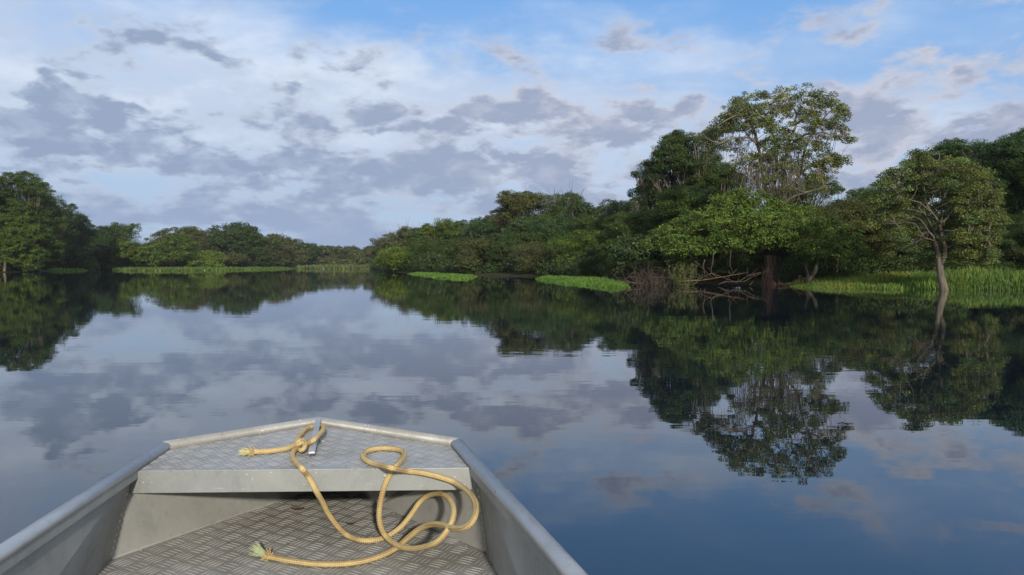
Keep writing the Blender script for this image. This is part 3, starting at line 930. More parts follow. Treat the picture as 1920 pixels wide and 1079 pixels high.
def build_pale():
    """the single tree standing in the water at the right"""
    rng = np.random.default_rng(90)
    D = 41.0
    Z = lambda zx, zy, dy=0.0: aty(1500 + zx / 2.998, 220 + zy / 2.998, D + dy)
    b0 = Z(805, 978); base = Vector((b0.x, D, 0))
    root = empty('pale_trunked_tree', base, 'feathery tree with a curved pale trunk standing in the water at the right', 'tree', GX)
    tm = MB()
    tr = [(812, 990, 0), (806, 960, 0), (795, 900, 0), (786, 850, .05), (783, 800, .1), (774, 760, .1), (760, 700, .15)]
    tm.tube([Z(*p) for p in tr], [.27, .22, .19, .18, .17, .13, .11], 12)
    tm.tube([Z(795, 830), Z(815, 770, -.1), Z(812, 720, -.2), Z(790, 640, -.2), Z(788, 600, -.2)], [.12, .11, .10, .09, .08], 9)
    limbs = [([(760, 700, .15), (720, 640, 0), (680, 580, -.3), (640, 560, -.5)], .09),
             ([(760, 700, .15), (745, 620, .4), (700, 540, .6), (650, 480, .8), (560, 400, 1)], .09),
             ([(788, 600, -.2), (760, 560, -.4), (715, 500, -.6), (705, 430, -.7), (690, 340, -.6)], .09),
             ([(788, 600, -.2), (830, 560, .1), (880, 490, .2), (950, 420, .3), (1030, 350, .3)], .09),
             ([(788, 600, -.2), (800, 500, .5), (830, 400, .8), (800, 300, .9), (720, 230, .8)], .09),
             ([(790, 640, -.2), (850, 640, -1), (950, 620, -1.5), (1060, 640, -1.6)], .07),
             ([(760, 700, .15), (700, 680, -1), (650, 600, -1.4), (540, 600, -1.5)], .06),
             ([(780, 760, .1), (870, 720, -.5), (960, 690, -.8), (1060, 700, -1)], .06),
             ([(760, 560, -.4), (670, 480, -1), (560, 440, -1.4), (500, 380, -1.4)], .06),
             ([(880, 490, .2), (960, 500, -.6), (1060, 480, -.8)], .05),
             ([(700, 540, .6), (600, 520, .3), (500, 480, 0), (450, 400, 0)], .05),
             ([(830, 400, .8), (900, 300, .5), (980, 260, .4)], .05)]
    nodes = []
    for pts, r in limbs:
        P = [Z(*p) for p in pts]
        Q = []
        for i in range(len(P) - 1):
            for t in (0, .5):
                Q.append(P[i].lerp(P[i + 1], t) + (Vector(rng.normal(size=3)) * .04 if t else Vector()))
        Q.append(P[-1])
        tm.tube(Q, list(np.linspace(r * .72, r * .2, len(Q))), 7)
        nodes += Q[2:]
    C, S, B, T = [], [], [], []
    # pads filling an uneven dome; gaps are left over the limbs
    cnt = 0
    while cnt < 470:
        zx = rng.uniform(400, 1140); zy = rng.uniform(190, 850)
        u = (zx - 775) / 375
        topz = 215 + 160 * abs(u) ** 2.2 - (45 if 640 < zx < 760 else 0)
        botz = 700 + 160 * (1 if 560 < zx < 1100 else 0) * rng.uniform(0, 1) ** .6 - 90 * max(0, -u) ** 1.4
        if abs(u) > 1 or zy < topz or zy > botz: continue
        if 600 < zx < 880 and 420 < zy < 690 and rng.uniform() < .6: continue
        dy = rng.uniform(-1, 1) * 2.4 * math.sqrt(max(.05, 1 - u * u))
        if 600 < zx < 880 and 400 < zy < 860 and dy < 0: dy = -dy
        cnt += 1
        c = Z(zx, zy, dy)
        rr = rng.uniform(.3, .55)
        near = min(nodes, key=lambda q: (q - c).length)
        tm.tube(bend(near, c, rng, 4, .12, sag=-.06), list(np.linspace(.028, .01, 5)), 4, cap=False)
        n = int(190 * (rr / .45) ** 2)
        q = rng.normal(size=(n, 3)); q /= np.linalg.norm(q, axis=1, keepdims=True)
        q *= rng.uniform(0, 1, (n, 1)) ** .5
        p = np.array(c) + q * np.array([rr, rr, rr * .42])
        p[:, 2] -= (q[:, 0] ** 2 + q[:, 1] ** 2) * rr * .35
        C.append(p); S.append(.10 * rng.uniform(.6, 1.3, n))
        B.append(q * .4 + np.array([0, 0, 1.0])); T.append(tints(1, rng, .2, .07).repeat(n, 0) * tints(n, rng, .18, .06))
    C = np.vstack(C); S = np.concatenate(S); B = np.vstack(B); T = np.vstack(T)
    cr = link('crown', leaf_mesh('crown', C, S, B, T, rng, aspect=.3, off=base), root)
    cr.color = (.165, .205, .066, 1)
    tm.build('trunk', bark_mat('bark_grey', (.105, .09, .068), (.20, .172, .13)), root, True)


build_pale()


# ------------------------------------------------------------------ dead wood at the shore
def build_deadwood():
    rng = np.random.default_rng(8)
    S = lambda zx, zy, dd=0.0: (lambda p: Vector((p.x, p.y, p.z)))(aty(1150 + zx / 4.8, 420 + zy / 4.8, 49.5 + dd))
    lst = [
        ('dead arching branch rising highest from the water under the spreading tree', [(590, 545), (700, 525), (790, 490), (885, 445), (980, 480), (1060, 510), (1120, 535)], .045),
        ('long pale branch sweeping from midstream up towards the giant trunk', [(940, 550), (1010, 520), (1120, 525), (1210, 470), (1330, 435)], .04),
        ('forked dead branch lying right of the arching branch', [(1060, 520), (1180, 520), (1260, 470), (1360, 440), (1400, 400)], .035),
        ('low reddish log lying along the waterline left of the dead branches', [(590, 520), (680, 512), (800, 508), (940, 485), (1060, 465), (1200, 440)], .032),
        ('thin dead branch slanting down left of the arching branch', [(730, 330), (790, 390), (840, 440), (900, 490)], .03),
        ('short broken stick poking out of the water before the giant trunk', [(1225, 550), (1245, 535), (1258, 510)], .03),
        ('bare branch curving low over the water beside the dry brushwood', [(290, 500), (350, 485), (440, 483), (530, 490), (600, 520)], .03),
        ('flat reddish root lying on the water at the right of the giant trunk', [(1480, 540), (1540, 545), (1600, 550), (1650, 558)], .05),
        ('reddish log on the shore right of the near grass island', [(120, 515), (170, 530), (250, 536)], .06)]
    for k, (lb, pts, r) in enumerate(lst):
        P = [S(x, y, rng.uniform(-.5, .5)) for x, y in pts]
        b = P[0].copy(); b.z = 0
        mb = MB()
        mb.tube(P, list(np.linspace(r, r * .4, len(P))), 6)
        if len(P) > 3:
            for _ in range(5):
                i = rng.integers(1, len(P) - 1)
                e = P[i] + Vector((rng.uniform(-.9, .9), rng.uniform(-.6, .6), rng.uniform(-.1, .7)))
                mb.tube(bend(P[i], e, rng, 4, .12), list(np.linspace(r * .5, r * .15, 5)), 5)
        me = bpy.data.meshes.new('dead_branch')
        me.from_pydata([tuple(Vector(v) - b) for v in mb.v], [], mb.f); me.update()
        o = link('dead_branch', me, None, M_BARKR if 'reddish' in lb else M_DEAD, True)
        o.location = b
        tag(o, lb, 'branch', 'dead branches at the waterline')
    # hanging stems in the cave
    for k, (lb, pts) in enumerate((
            ('thick hanging root dangling free in the middle of the dark hollow', [(1065, 170), (1055, 280), (1048, 370), (1070, 430)]),
            ('hanging root left of the middle one that reaches the arching branch', [(900, 260), (895, 350), (880, 400), (885, 440)]),
            ('short upright stem at the left of the dark hollow', [(825, 320), (808, 370), (820, 440), (828, 480)]))):
        mb = MB()
        P = [S(x, y, -.3) for x, y in pts]
        mb.tube(P, list(np.linspace(.035, .022, len(P))), 6)
        b = P[-1]
        me = bpy.data.meshes.new('hanging_root')
        me.from_pydata([tuple(Vector(v) - b) for v in mb.v], [], mb.f); me.update()
        o = link('hanging_root', me, None, M_DEAD, True); o.location = b
        tag(o, lb, 'root', 'hanging roots in the dark hollow')
    # dry brushwood: fans of thin grey twigs
    for (lb, cx, cy, n, rad, m) in (('dry brown brushwood bush of bare twigs at the left of the hollow', 360, 395, 130, 2.1, M_DEAD),):
        mb = MB()
        o0 = S(330, 545, .2); o0.z = 0
        for _ in range(n):
            st = o0 + Vector((rng.normal() * 1.1, rng.normal() * .5, 0))
            a = rng.uniform(0, 2 * math.pi)
            e = st + Vector((math.cos(a) * rad * rng.uniform(.2, .9), math.sin(a) * rad * .6, rng.uniform(.1, 1.25)))
            mb.tube(bend(st, e, rng, 5, .2, sag=-.35), list(np.linspace(.014, .005, 6)), 3, cap=False)
        me = bpy.data.meshes.new('brushwood')
        me.from_pydata([tuple(Vector(v) - o0) for v in mb.v], [], mb.f); me.update()
        o = link('brushwood', me, None, m); o.location = o0
        tag(o, lb, 'brushwood')
    # leafy climber beside it
    rt = S(630, 545, -.2); rt.z = 0
    root = empty('leafy_shrub', rt, 'small yellow green shrub with thin stems at the left mouth of the hollow', 'shrub')
    mb = MB(); C = []
    for _ in range(34):
        st = rt + Vector((rng.normal() * .35, rng.normal() * .25, -.1))
        e = st + Vector((rng.normal() * .45, rng.normal() * .3, rng.uniform(.5, 1.7)))
        P = bend(st, e, rng, 6, .12)
        mb.tube(P, list(np.linspace(.015, .006, 7)), 4, cap=False)
        for q in P[1:]:
            C.append(np.array(q) + rng.normal(size=(9, 3)) * .09)
    C = np.vstack(C)
    n = len(C)
    cr = link('foliage', leaf_mesh('foliage', C, np.full(n, .10), np.tile((0, -.3, 1.), (n, 1)), tints(n, rng), rng, off=rt), root)
    cr.color = (.13, .16, .045, 1)
    mb.build('stem', M_VINE, root)
    # dark leaning trunk right of the giant
    b0 = aty(1503, 545, 49.5); b0.z = -.1
    rt = empty('leaning_tree', b0, 'dark leaning double trunk with sparse leaves right of the giant trunk', 'tree', GR)
    mb = MB()
    mb.tube([b0, aty(1512, 530, 49.5), aty(1528, 510, 49.5), aty(1535, 480, 49.8)], [.2, .17, .14, .1], 9)
    mb.tube([aty(1508, 535, 49.5), aty(1515, 515, 49.2), aty(1508, 490, 49.2)], [.12, .1, .07], 8)
    mb.build('trunk', M_BARKD, rt, True)
    L = [(aty(1530, 482, 49.6)[0], 49.6, aty(1530, 482, 49.6)[2], .8, .8, .5), (aty(1508, 488, 49.2)[0], 49.2, aty(1508, 488, 49.2)[2], .6, .6, .4)]
    C, S_, B, T = crown_points(L, .12, .7, rng)
    cr = link('crown', leaf_mesh('crown', C, S_, B, T, rng, off=b0), rt)
    cr.color = (*DK, 1)


build_deadwood()


# undergrowth along the shore, knitted together
def build_undergrowth():
    rng = np.random.default_rng(18)
    L = []
    shore = [(px, d) for px, d in ((-300, 118), (0, 142), (70, 184), (200, 214), (350, 234), (520, 268), (560, 345), (700, 345), (735, 150), (800, 128), (890, 101), (1000, 96), (1150, 71), (1200, 60), (1300, 59), (1440, 57))]
    for (p0, d0), (p1, d1) in zip(shore[:-1], shore[1:]):
        a = np.array(W(p0, d0)); b = np.array(W(p1, d1))
        Ln = np.linalg.norm(b - a)
        n = int(Ln / (1.6 if d0 < 130 else 3)) + 1
        for i in range(n):
            t = (i + rng.uniform()) / n
            q = a + (b - a) * t
            dd = q[1]
            r = rng.uniform(.7, 1.3) * (1 if dd < 120 else 1.7)
            L.append((q[0], q[1] + rng.uniform(0, 2), r * .75, r * 1.1, r, r * .9))
    for i in range(60):     # the shaded back of the grass bay at the right
        px = rng.uniform(1480, 2100); d = rng.uniform(53, 58)
        x, y = W(px, d); r = rng.uniform(.7, 1.25)
        L.append((x, y, r * .9, r, r, r))
    out = []
    for l in L:
        d = l[1]
        out.append(crown_points([l], max(.12, d * .0026), .9, rng, .14, .6, zmin=.02))
    C, S, B, T = [np.concatenate([c[i] for c in out]) for i in range(4)]
    o = link('undergrowth', leaf_mesh('undergrowth', C, S, B, T, rng))
    o.color = (.062, .098, .026, 1)
    tag(o, 'dark leafy undergrowth knitted along both shorelines', 'undergrowth', kind='stuff')


build_undergrowth()


# ------------------------------------------------------------------ grass
def grass(name, label, poly_px, dens, h0, h1, w, color, seed, rows=None, worldpoly=None, base=True, tuft=1.3, lean=.25):
    rng = np.random.default_rng(seed)
    poly = worldpoly or [tuple(atz(px, py, 0.0)[:2]) for px, py in poly_px]
    a = np.array(poly)
    lo, hi = a.min(0), a.max(0)
    n = int(dens * (hi[0] - lo[0]) * (hi[1] - lo[1]))
    P = rng.uniform(lo, hi, (n, 2))
    jit = .25 * (np.sin(P[:, 0] * 2.1) + np.sin(P[:, 1] * 1.7 + P[:, 0] * .9))
    sd = sdist(P, poly) + jit * tuft
    P = P[sd > 0]; sd = sd[sd > 0]
    n = len(P)
    z = np.maximum(height(P), -0.02)
    patch = .5 + .5 * np.sin(P[:, 0] * .8 + 2 * np.sin(P[:, 1] * .33)) * np.cos(P[:, 1] * .6)
    cl_ = .5 + .5 * np.sin(P[:, 0] * 3.7 + 1.1 * np.sin(P[:, 1] * 2.9)) * np.sin(P[:, 1] * 3.1 + P[:, 0])
    h = rng.uniform(h0, h1, n) * (.45 + .45 * patch + .4 * cl_) * np.clip(.45 + sd * .5, .45, 1)
    an = rng.uniform(0, math.pi, n)
    ww = w * rng.uniform(.6, 1.3, n) * .5
    dx = np.cos(an) * ww; dy = np.sin(an) * ww
    lx = rng.normal(size=n) * lean * h; ly = rng.normal(size=n) * lean * h
    V = np.zeros((n, 4, 3))
    V[:, 0] = np.column_stack([P[:, 0] - dx, P[:, 1] - dy, z - .03])
    V[:, 1] = np.column_stack([P[:, 0] + dx, P[:, 1] + dy, z - .03])
    V[:, 2] = np.column_stack([P[:, 0] + dx * .8 + lx * .4, P[:, 1] + dy * .8 + ly * .4, z + h * .6])
    V[:, 3] = np.column_stack([P[:, 0] - dx * .1 + lx, P[:, 1] - dy * .1 + ly, z + h])
    me = mesh_np(name, V.reshape(-1, 3), np.arange(4 * n).reshape(-1, 4))
    yel = (np.sin(P[:, 0] * 1.3 + 4) * np.sin(P[:, 1] * .9 + P[:, 0] * .4) > .55) | (rng.uniform(size=n) < .08)
    T = tints(n, rng, .26, .12) * np.where(yel[:, None], (1.5, 1.05, 1.0), (1., 1., 1.)) * (0.75 + .5 * patch)[:, None]
    at = me.attributes.new('tint', 'FLOAT_COLOR', 'POINT')
    T4 = np.column_stack([T, np.ones(n)]).repeat(4, 0)
    at.data.foreach_set('color', T4.astype(np.float32).ravel())
    me.materials.append(M_GRASS)
    o = link(name, me)
    o.color = (*color, 1)
    return tag(o, label, 'grass', kind='stuff')


LAWN = (.095, .20, .030)
grass('grass_mat', 'bright green floating grass island in front of the right bank, the nearer and larger one',
      [(1000, 523), (1040, 528.5), (1090, 535), (1135, 540.5), (1168, 540), (1177, 534), (1172, 529), (1140, 526.5), (1060, 522)], 130, .18, .42, .055, LAWN, 1)
grass('grass_mat', 'small flat bright green grass island farther along the right bank',
      [(765, 513.5), (795, 518), (830, 522.5), (868, 525), (890, 523), (893, 518.5), (860, 516), (800, 512.5)], 40, .18, .38, .09, LAWN, 2)
grass('grass_mat', 'short green grass strip on the far left under the tall trees',
      [(75, 507), (110, 509), (150, 508.5), (182, 506), (170, 505), (80, 505.5)], 16, .35, .8, .22, (.10, .20, .03), 3)
grass('grass_mat', 'long pale green grass strip on the left at the river bend',
      [(200, 506), (240, 508), (330, 508.5), (430, 507), (520, 505), (565, 503.8), (520, 503.2), (350, 504.5), (210, 505)], 9, .4, .9, .3, (.082, .145, .030), 4)
grass('grass_mat', 'olive marsh grass strip far off where the river turns',
      [(550, 504), (600, 505), (700, 505), (745, 504), (720, 501.8), (560, 501.8)], 2.2, .7, 1.5, .6, (.095, .13, .045), 5)
grass('grass_bank', 'yellow green grass bank right of the giant trunk', None, 120, .14, .40, .045, (.13, .205, .034), 6,
      worldpoly=[W(1478, 48), W(1540, 44), W(1700, 42), W(1722, 53), W(1560, 57), W(1484, 57)])
grass('reeds', 'taller green reeds along the water at the right edge', None, 120, .18, .66, .038, (.105, .19, .034), 7,
      worldpoly=[W(1660, 42.8), W(1760, 41.6), W(1850, 40.3), W(1960, 39.5), W(2150, 39), W(2150, 52), W(1900, 52), W(1700, 52)], lean=.15)


# ------------------------------------------------------------------ the boat
G = 0.62          # height of the gunwale tube's centre above the water
DZ = 0.605        # top of the bow deck
FZ = 0.275        # top of the floor plate


def alu(name, c1, c2, metal=.55, rough=(.32, .5), chips=0.0, dirt=0.0, scale=1.0, worn=None):
    m, N, b = material(name)
    tc = N.new('ShaderNodeTexCoord')
    v = tc.outputs['Object']
    n1 = N.noise(v, 3.2 * scale, 5, .6, .4)
    n2 = N.noise(N.mapping(v, scale=(60, 9, 60)), 1.0, 3, .6)
    n3 = N.noise(v, 45, 3, .6)
    col = N.mix(N.smooth(n1, .35, .68), c1, c2)
    rg = N.lin(n2, .3, .7, rough[0], rough[1])
    met = metal
    if dirt:
        dn = N.noise(N.mapping(v, loc=(4, 2, 1)), 2.3, 6, .7, .5)
        dm = N.math('MULTIPLY', N.smooth(dn, .40, .66), dirt)
        sp = N.math('MULTIPLY', N.smooth(n3, .60, .72), dirt * .8)
        col = N.mix(dm, col, (.13, .105, .065))
        col = N.mix(sp, col, (.05, .042, .03))
        rg = N.math('ADD', rg, N.math('MULTIPLY', dm, .25))
        met = N.math('MULTIPLY', N.math('SUBTRACT', 1.0, dm), metal)
    if chips:
        cn = N.noise(N.mapping(v, loc=(1, 7, 3), scale=(60, 22, 110)), 1.0, 4, .6)
        th = .73 - chips * .1
        cm = N.smooth(cn, th, th + .015)
        col = N.mix(cm, col, (.80, .79, .72))
    sc1 = N.noise(N.mapping(v, rot=(.3, .5, .9), scale=(4, 170, 60)), 1.0, 2, .5)
    sc2 = N.noise(N.mapping(v, rot=(1.1, .2, 2.2), scale=(140, 5, 80)), 1.0, 2, .5)
    scm = N.math('MAXIMUM', N.smooth(sc1, .69, .73), N.smooth(sc2, .70, .74))
    col = N.mix(N.math('MULTIPLY', scm, .35), col, (.62, .62, .58))
    stn = N.noise(N.mapping(v, loc=(9, 3, 5), scale=(5, 5, 2)), 1.0, 6, .68, .8)
    col = N.mix(N.smooth(stn, .52, .72, 0, .4), col, tuple(x * .55 for x in c1))
    if worn:
        sp_ = N.new('ShaderNodeSeparateXYZ'); N.l.new(v, sp_.inputs[0])
        wm = N.math('MULTIPLY', N.smooth(sp_.outputs[2], worn[0], worn[0] + worn[1]), worn[2])
        col = N.mix(wm, col, (.58, .57, .54))
    N.put(b.inputs['Base Color'], col)
    N.put(b.inputs['Metallic'], met)
    N.put(b.inputs['Roughness'], rg)
    bp = N.new('ShaderNodeBump'); bp.inputs['Strength'].default_value = .12; bp.inputs['Distance'].default_value = .004
    N.l.new(N.math('ADD', n1, N.math('MULTIPLY', n3, .15)), bp.inputs['Height'])
    N.l.new(bp.outputs[0], b.inputs['Normal'])
    return m


M_HULL = alu('hull_aluminium', (.34, .355, .35), (.43, .445, .435), .22, (.38, .55), dirt=.25)
M_RAIL = alu('rail_aluminium', (.44, .45, .45), (.53, .54, .535), .25, (.26, .45), dirt=.15)
M_RAILB = alu('bow_rail_aluminium', (.37, .37, .355), (.45, .45, .435), .25, (.42, .58), chips=.7, dirt=.3)
M_LIP = alu('lip_aluminium', (.35, .37, .365), (.41, .43, .42), .30, (.4, .55), chips=.55, dirt=.10)
M_FLOOR = alu('floor_tread_plate', (.31, .31, .295), (.40, .40, .385), .22, (.45, .62), dirt=.42, worn=(.2760, .0022, .30))
M_DECK = alu('deck_tread_plate', (.36, .37, .375), (.43, .44, .445), .15, (.50, .65), dirt=.35, worn=(.6056, .0016, .36))
M_BOLT = alu('rivet_aluminium', (.42, .42, .40), (.50, .50, .48), .5, (.3, .45))

# gunwale corner points
LC = atz(308, 837, G); TP = atz(597, 790, G); RC = atz(857, 831, G)
LA = atz(0, 1038, G); RA = atz(1078, 1079, G)
HEAD = Vector(((LC.x + RC.x) / 2 - (LA.x + RA.x) / 2, (LC.y + RC.y) / 2 - (LA.y + RA.y) / 2, 0)).normalized()
SIDE = Vector((HEAD.y, -HEAD.x, 0))


def ext(a, b, y):      # continue the line a->b until its y
    t = (y - a.y) / (b.y - a.y)
    return a.lerp(b, t)


L1 = ext(LC, LA, 0.7); R1 = ext(RC, RA, 0.7)
L2 = L1 - HEAD * 2.6; R2 = R1 - HEAD * 2.6

boat = empty('motor_boat', (0.0, 0.0, 0.0), 'open grey aluminium boat seen from inside, its blunt bow pointing up the river', 'boat')

# rails
mb = MB(); mb.tube([L2, L1, LA, LC - Vector((0, 0, .0))], .027, 18, squash=(1.08, .68)); mb.build('gunwale', M_RAIL, boat, True)
mb = MB(); mb.tube([R2, R1, RA, RC], .027, 18, squash=(1.08, .68)); mb.build('gunwale', M_RAIL, boat, True)
mb = MB(); mb.tube([LC + (TP - LC) * -.004, TP, RC + (TP - RC) * -.004], .0225, 18); mb.build('bow_rail', M_RAILB, boat, True)

# lower edge of the hull plates at floor level
SLb = atz(206, 1050, FZ); SRb = atz(914, 1038, FZ)
B1 = atz(560, 927, FZ); B2 = atz(712, 949, FZ); AP = atz(650, 903, FZ)
dl = (LA - LC).normalized(); dr = (RA - RC).normalized()
L1b = Vector((L1.x, L1.y, FZ)) + SIDE * .07; R1b = Vector((R1.x, R1.y, FZ)) - SIDE * .07
L2b = L1b - HEAD * 2.6; R2b = R1b - HEAD * 2.6
LAb = SLb.lerp(L1b, .5); RAb = SRb.lerp(R1b, .5)
# deck front edge
DL = atz(243, 883, DZ); DR = atz(886, 877, DZ)
# points of the rails beside the deck edge
def online(a, b, p):
    t = (Vector(p) - a).dot(b - a) / (b - a).length_squared
    return a.lerp(b, t)
SLt = online(LC, LA, DL); SRt = online(RC, RA, DR)
zt = Vector((0, 0, .008))
side_mb = MB()
def plate(mb_, pts, th=.005):
    mb_.sheet(pts, th)
top = lambda p: Vector((p.x, p.y, G - .012))
mbl = MB()
mbl.sheet([top(SLt), top(LA), LAb, SLb], .005); mbl.sheet([top(LA), top(L1), L1b, LAb], .005); mbl.sheet([top(L1), top(L2), L2b, L1b], .005)
mbl.build('side_plate', M_HULL, boat)
mbr = MB()
mbr.sheet([SRb, RAb, top(RA), top(SRt)], .005); mbr.sheet([RAb, R1b, top(R1), top(RA)], .005); mbr.sheet([R1b, R2b, top(R2), top(R1)], .005)
mbr.build('side_plate', M_HULL, boat)
# rail flanges hanging inside the side plates
for (a, b_, sgn) in ((LC, LA, 1), (RC, RA, -1)):
    m_ = MB()
    a2 = a + (b_ - a) * .02
    for (p, q) in ((a2, b_), (b_, L1 if sgn > 0 else R1)):
        o_ = SIDE * sgn * .018
        pts = [p + o_ - zt * 1.5, q + o_ - zt * 1.5, q + o_ - zt * 5.4, p + o_ - zt * 5.4]
        if sgn < 0: pts = pts[::-1]
        m_.sheet(pts, .004)
    m_.build('gunwale_flange', M_HULL, boat)
# bow plates (inside faces)
bw = MB()
bw.sheet([top(LC), top(SLt), SLb, B1], .005)
bw.sheet([top(TP), top(LC), B1, AP], .005)
bw.sheet([top(RC), top(TP), AP, B2], .005)
bw.sheet([top(SRt), top(RC), B2, SRb], .005)
M_BOW = alu('bow_plate', (.42, .425, .40), (.50, .505, .48), .25, (.42, .6), dirt=.25, scale=.7)
bw.build('bow_plate', M_BOW, boat)
# outer bottom of the hull down into the water
KZ = -.10
low = lambda p, k=.93: Vector((p.x, p.y, KZ))
hb = MB()
ring_t = [L2b, L1b, LAb, SLb, B1, AP, B2, SRb, RAb, R1b, R2b]
cen = (L2b + R2b) * .5
ring_t = [Vector((p.x, p.y, FZ - .006)) for p in ring_t]
ring_b = [Vector((p.x, p.y, KZ)) + SIDE * (0.10 if i < 5 else (-.10 if i > 5 else 0)) - HEAD * (.25 if 3 < i < 7 else 0) for i, p in enumerate(ring_t)]
n_ = len(ring_t)
hb.add(ring_t + ring_b, [(i, i + 1, i + 1 + n_, i + n_) for i in range(n_ - 1)] + [tuple(range(n_, 2 * n_))])
hb.build('hull_bottom', M_HULL, boat)
tb = MB(); tb.sheet([top(R2), R2b - Vector((0, 0, .3)), L2b - Vector((0, 0, .3)), top(L2)], .03); tb.build('transom', M_HULL, boat)
# bench seat behind the camera
be = MB()
c0 = L1b.lerp(R1b, .5) - HEAD * .75
wd = (R1b - L1b).length / 2 - .01
be.box(Vector((c0.x, c0.y, .50)), SIDE * wd, HEAD * .16, (0, 0, .015))
be.box(Vector((c0.x, c0.y, .38)), SIDE * wd, HEAD * .14, (0, 0, .104))
be.build('bench_seat', M_LIP, boat, bevel=.004)


def tread(mb_, poly, z, tile, origin, ax, ay, hgt=.0016, wdt=.0042, nb=5):
    pl = [(p.x, p.y) for p in poly]
    a = np.array(pl); cs = []
    R = 60
    for i in range(-R, R):
        for j in range(-R, R):
            cs.append((i, j))
    cs = np.array(cs)
    P = np.array([origin.x, origin.y]) + cs[:, :1] * tile * np.array([ax.x, ax.y]) + cs[:, 1:] * tile * np.array([ay.x, ay.y])
    sd = sdist(P, pl)
    for (i, j), p in zip(cs[sd > tile * .15], P[sd > tile * .15]):
        if (i + j) % 2: u, v = ax, ay
        else: u, v = ay, ax
        c = Vector((p[0], p[1], z))
        for k in range(nb):
            off = (k - (nb - 1) / 2) * tile / nb
            L = tile * .50 * (1 - .10 * abs(k - (nb - 1) / 2))
            q = c + v * off
            vs = [q - u * L, q - v * wdt * .5, q + v * wdt * .5, q + u * L, q - u * L * .55 + Vector((0, 0, hgt)), q + u * L * .55 + Vector((0, 0, hgt))]
            mb_.add(vs, [(0, 1, 4), (0, 4, 2), (1, 3, 5), (2, 5, 3), (1, 5, 4), (2, 4, 5)])


ROT = math.radians(38)
tx = (HEAD * math.cos(ROT) + SIDE * math.sin(ROT)); ty = (SIDE * math.cos(ROT) - HEAD * math.sin(ROT))
fl = MB()
fpoly = [L2b, R2b, R1b, RAb, SRb, B2, AP, B1, SLb, LAb, L1b]
fl.slab(fpoly, .004)
vis = [p for p in (ext(SLb, L1b, 1.6), ext(SRb, R1b, 1.6), SRb, B2, AP, B1, SLb)]
tread(fl, vis, FZ + .0002, .076, SLb, tx, ty, .0034, .0052, 4)
fl.build('floor_plate', M_FLOOR, boat)

# bow deck with its folded lip
inn = lambda p, q, k: p + (q - p).normalized() * k
dk = MB()
cc = (DL + DR) * .5
dpoly = [DL, DR, Vector((RC.x, RC.y, DZ)), Vector((TP.x, TP.y, DZ)), Vector((LC.x, LC.y, DZ))]
dk.slab(dpoly, .004)
t2 = (HEAD * math.cos(math.radians(12)) + SIDE * math.sin(math.radians(12))); t3 = (SIDE * math.cos(math.radians(12)) - HEAD * math.sin(math.radians(12)))
tread(dk, dpoly, DZ + .0002, .058, DL, (t2 + t3 * .8).normalized(), (t3 - t2 * .8).normalized(), .0022, .0058, 3)
dk.build('bow_deck', M_DECK, boat)
lp = MB()
fw = (DR - DL).normalized(); bk = Vector((fw.y, -fw.x, 0))      # bk points back to the camera
if bk.y > 0: bk = -bk
LH = 0.088
p0 = DL + bk * .003 + Vector((0, 0, .001)); p1 = DR + bk * .003 + Vector((0, 0, .001))
lp.box((p0 + p1) * .5 - Vector((0, 0, LH / 2)), (p1 - p0) * .5, bk * .003, (0, 0, LH / 2))
lp.box((p0 + p1) * .5 - Vector((0, 0, LH - .002)) - bk * .018, (p1 - p0) * .5, bk * .014, (0, 0, .002))
lp.build('deck_lip', M_LIP, boat, bevel=.0022)
# end flanges of the lip
for (p, s_) in ((DL, -1), (DR, 1)):
    m_ = MB()
    m_.box(p + bk * .010 + fw * s_ * .010 - Vector((0, 0, LH * .5 + .012)), fw * .010, bk * .002, (0, 0, LH * .55))
    m_.build('lip_flange', M_HULL, boat, bevel=.001)
# rivets: along the two seams and the floor edge
def rivet(p, n_, r=.0085):
    m_ = MB(); m_.dome(p, n_, r, r * .6)
    m_.build('rivet', M_BOLT, boat, True)
nl = (top(LA) - top(SLt)).cross(SLb - top(SLt)).normalized()
if nl.x < 0: nl = -nl
nr = (top(RA) - top(SRt)).cross(SRb - top(SRt)).normalized()
if nr.x > 0: nr = -nr
for k in range(10):
    t = .26 + k * .073
    p = (top(SLt).lerp(SLb, t)) + dl * .022 + nl * .0065
    rivet(p, nl)
    p = (top(SRt).lerp(SRb, t)) + dr * .022 + nr * .0065
    rivet(p, nr)
# seam strips
for (a, b_, dd, nn) in ((top(SLt), SLb, dl, nl), (top(SRt), SRb, dr, nr)):
    m_ = MB()
    a = a.lerp(b_, .2)
    pts = [a + nn * .0055, b_ + nn * .0055, b_ + dd * .045 + nn * .0055, a + dd * .045 + nn * .0055]
    if (pts[1] - pts[0]).cross(pts[2] - pts[0]).dot(nn) < 0: pts = pts[::-1]
    m_.sheet(pts, .0015)
    m_.build('seam_strip', M_HULL, boat)
for (a, b_, n_) in ((SLb, B1, 5), (SRb, B2, 4)):
    for k in range(n_):
        p = a.lerp(b_, (k + .8) / n_ * .9) - HEAD * .028 + Vector((0, 0, .001))
        rivet(p, (0, 0, 1), .006)

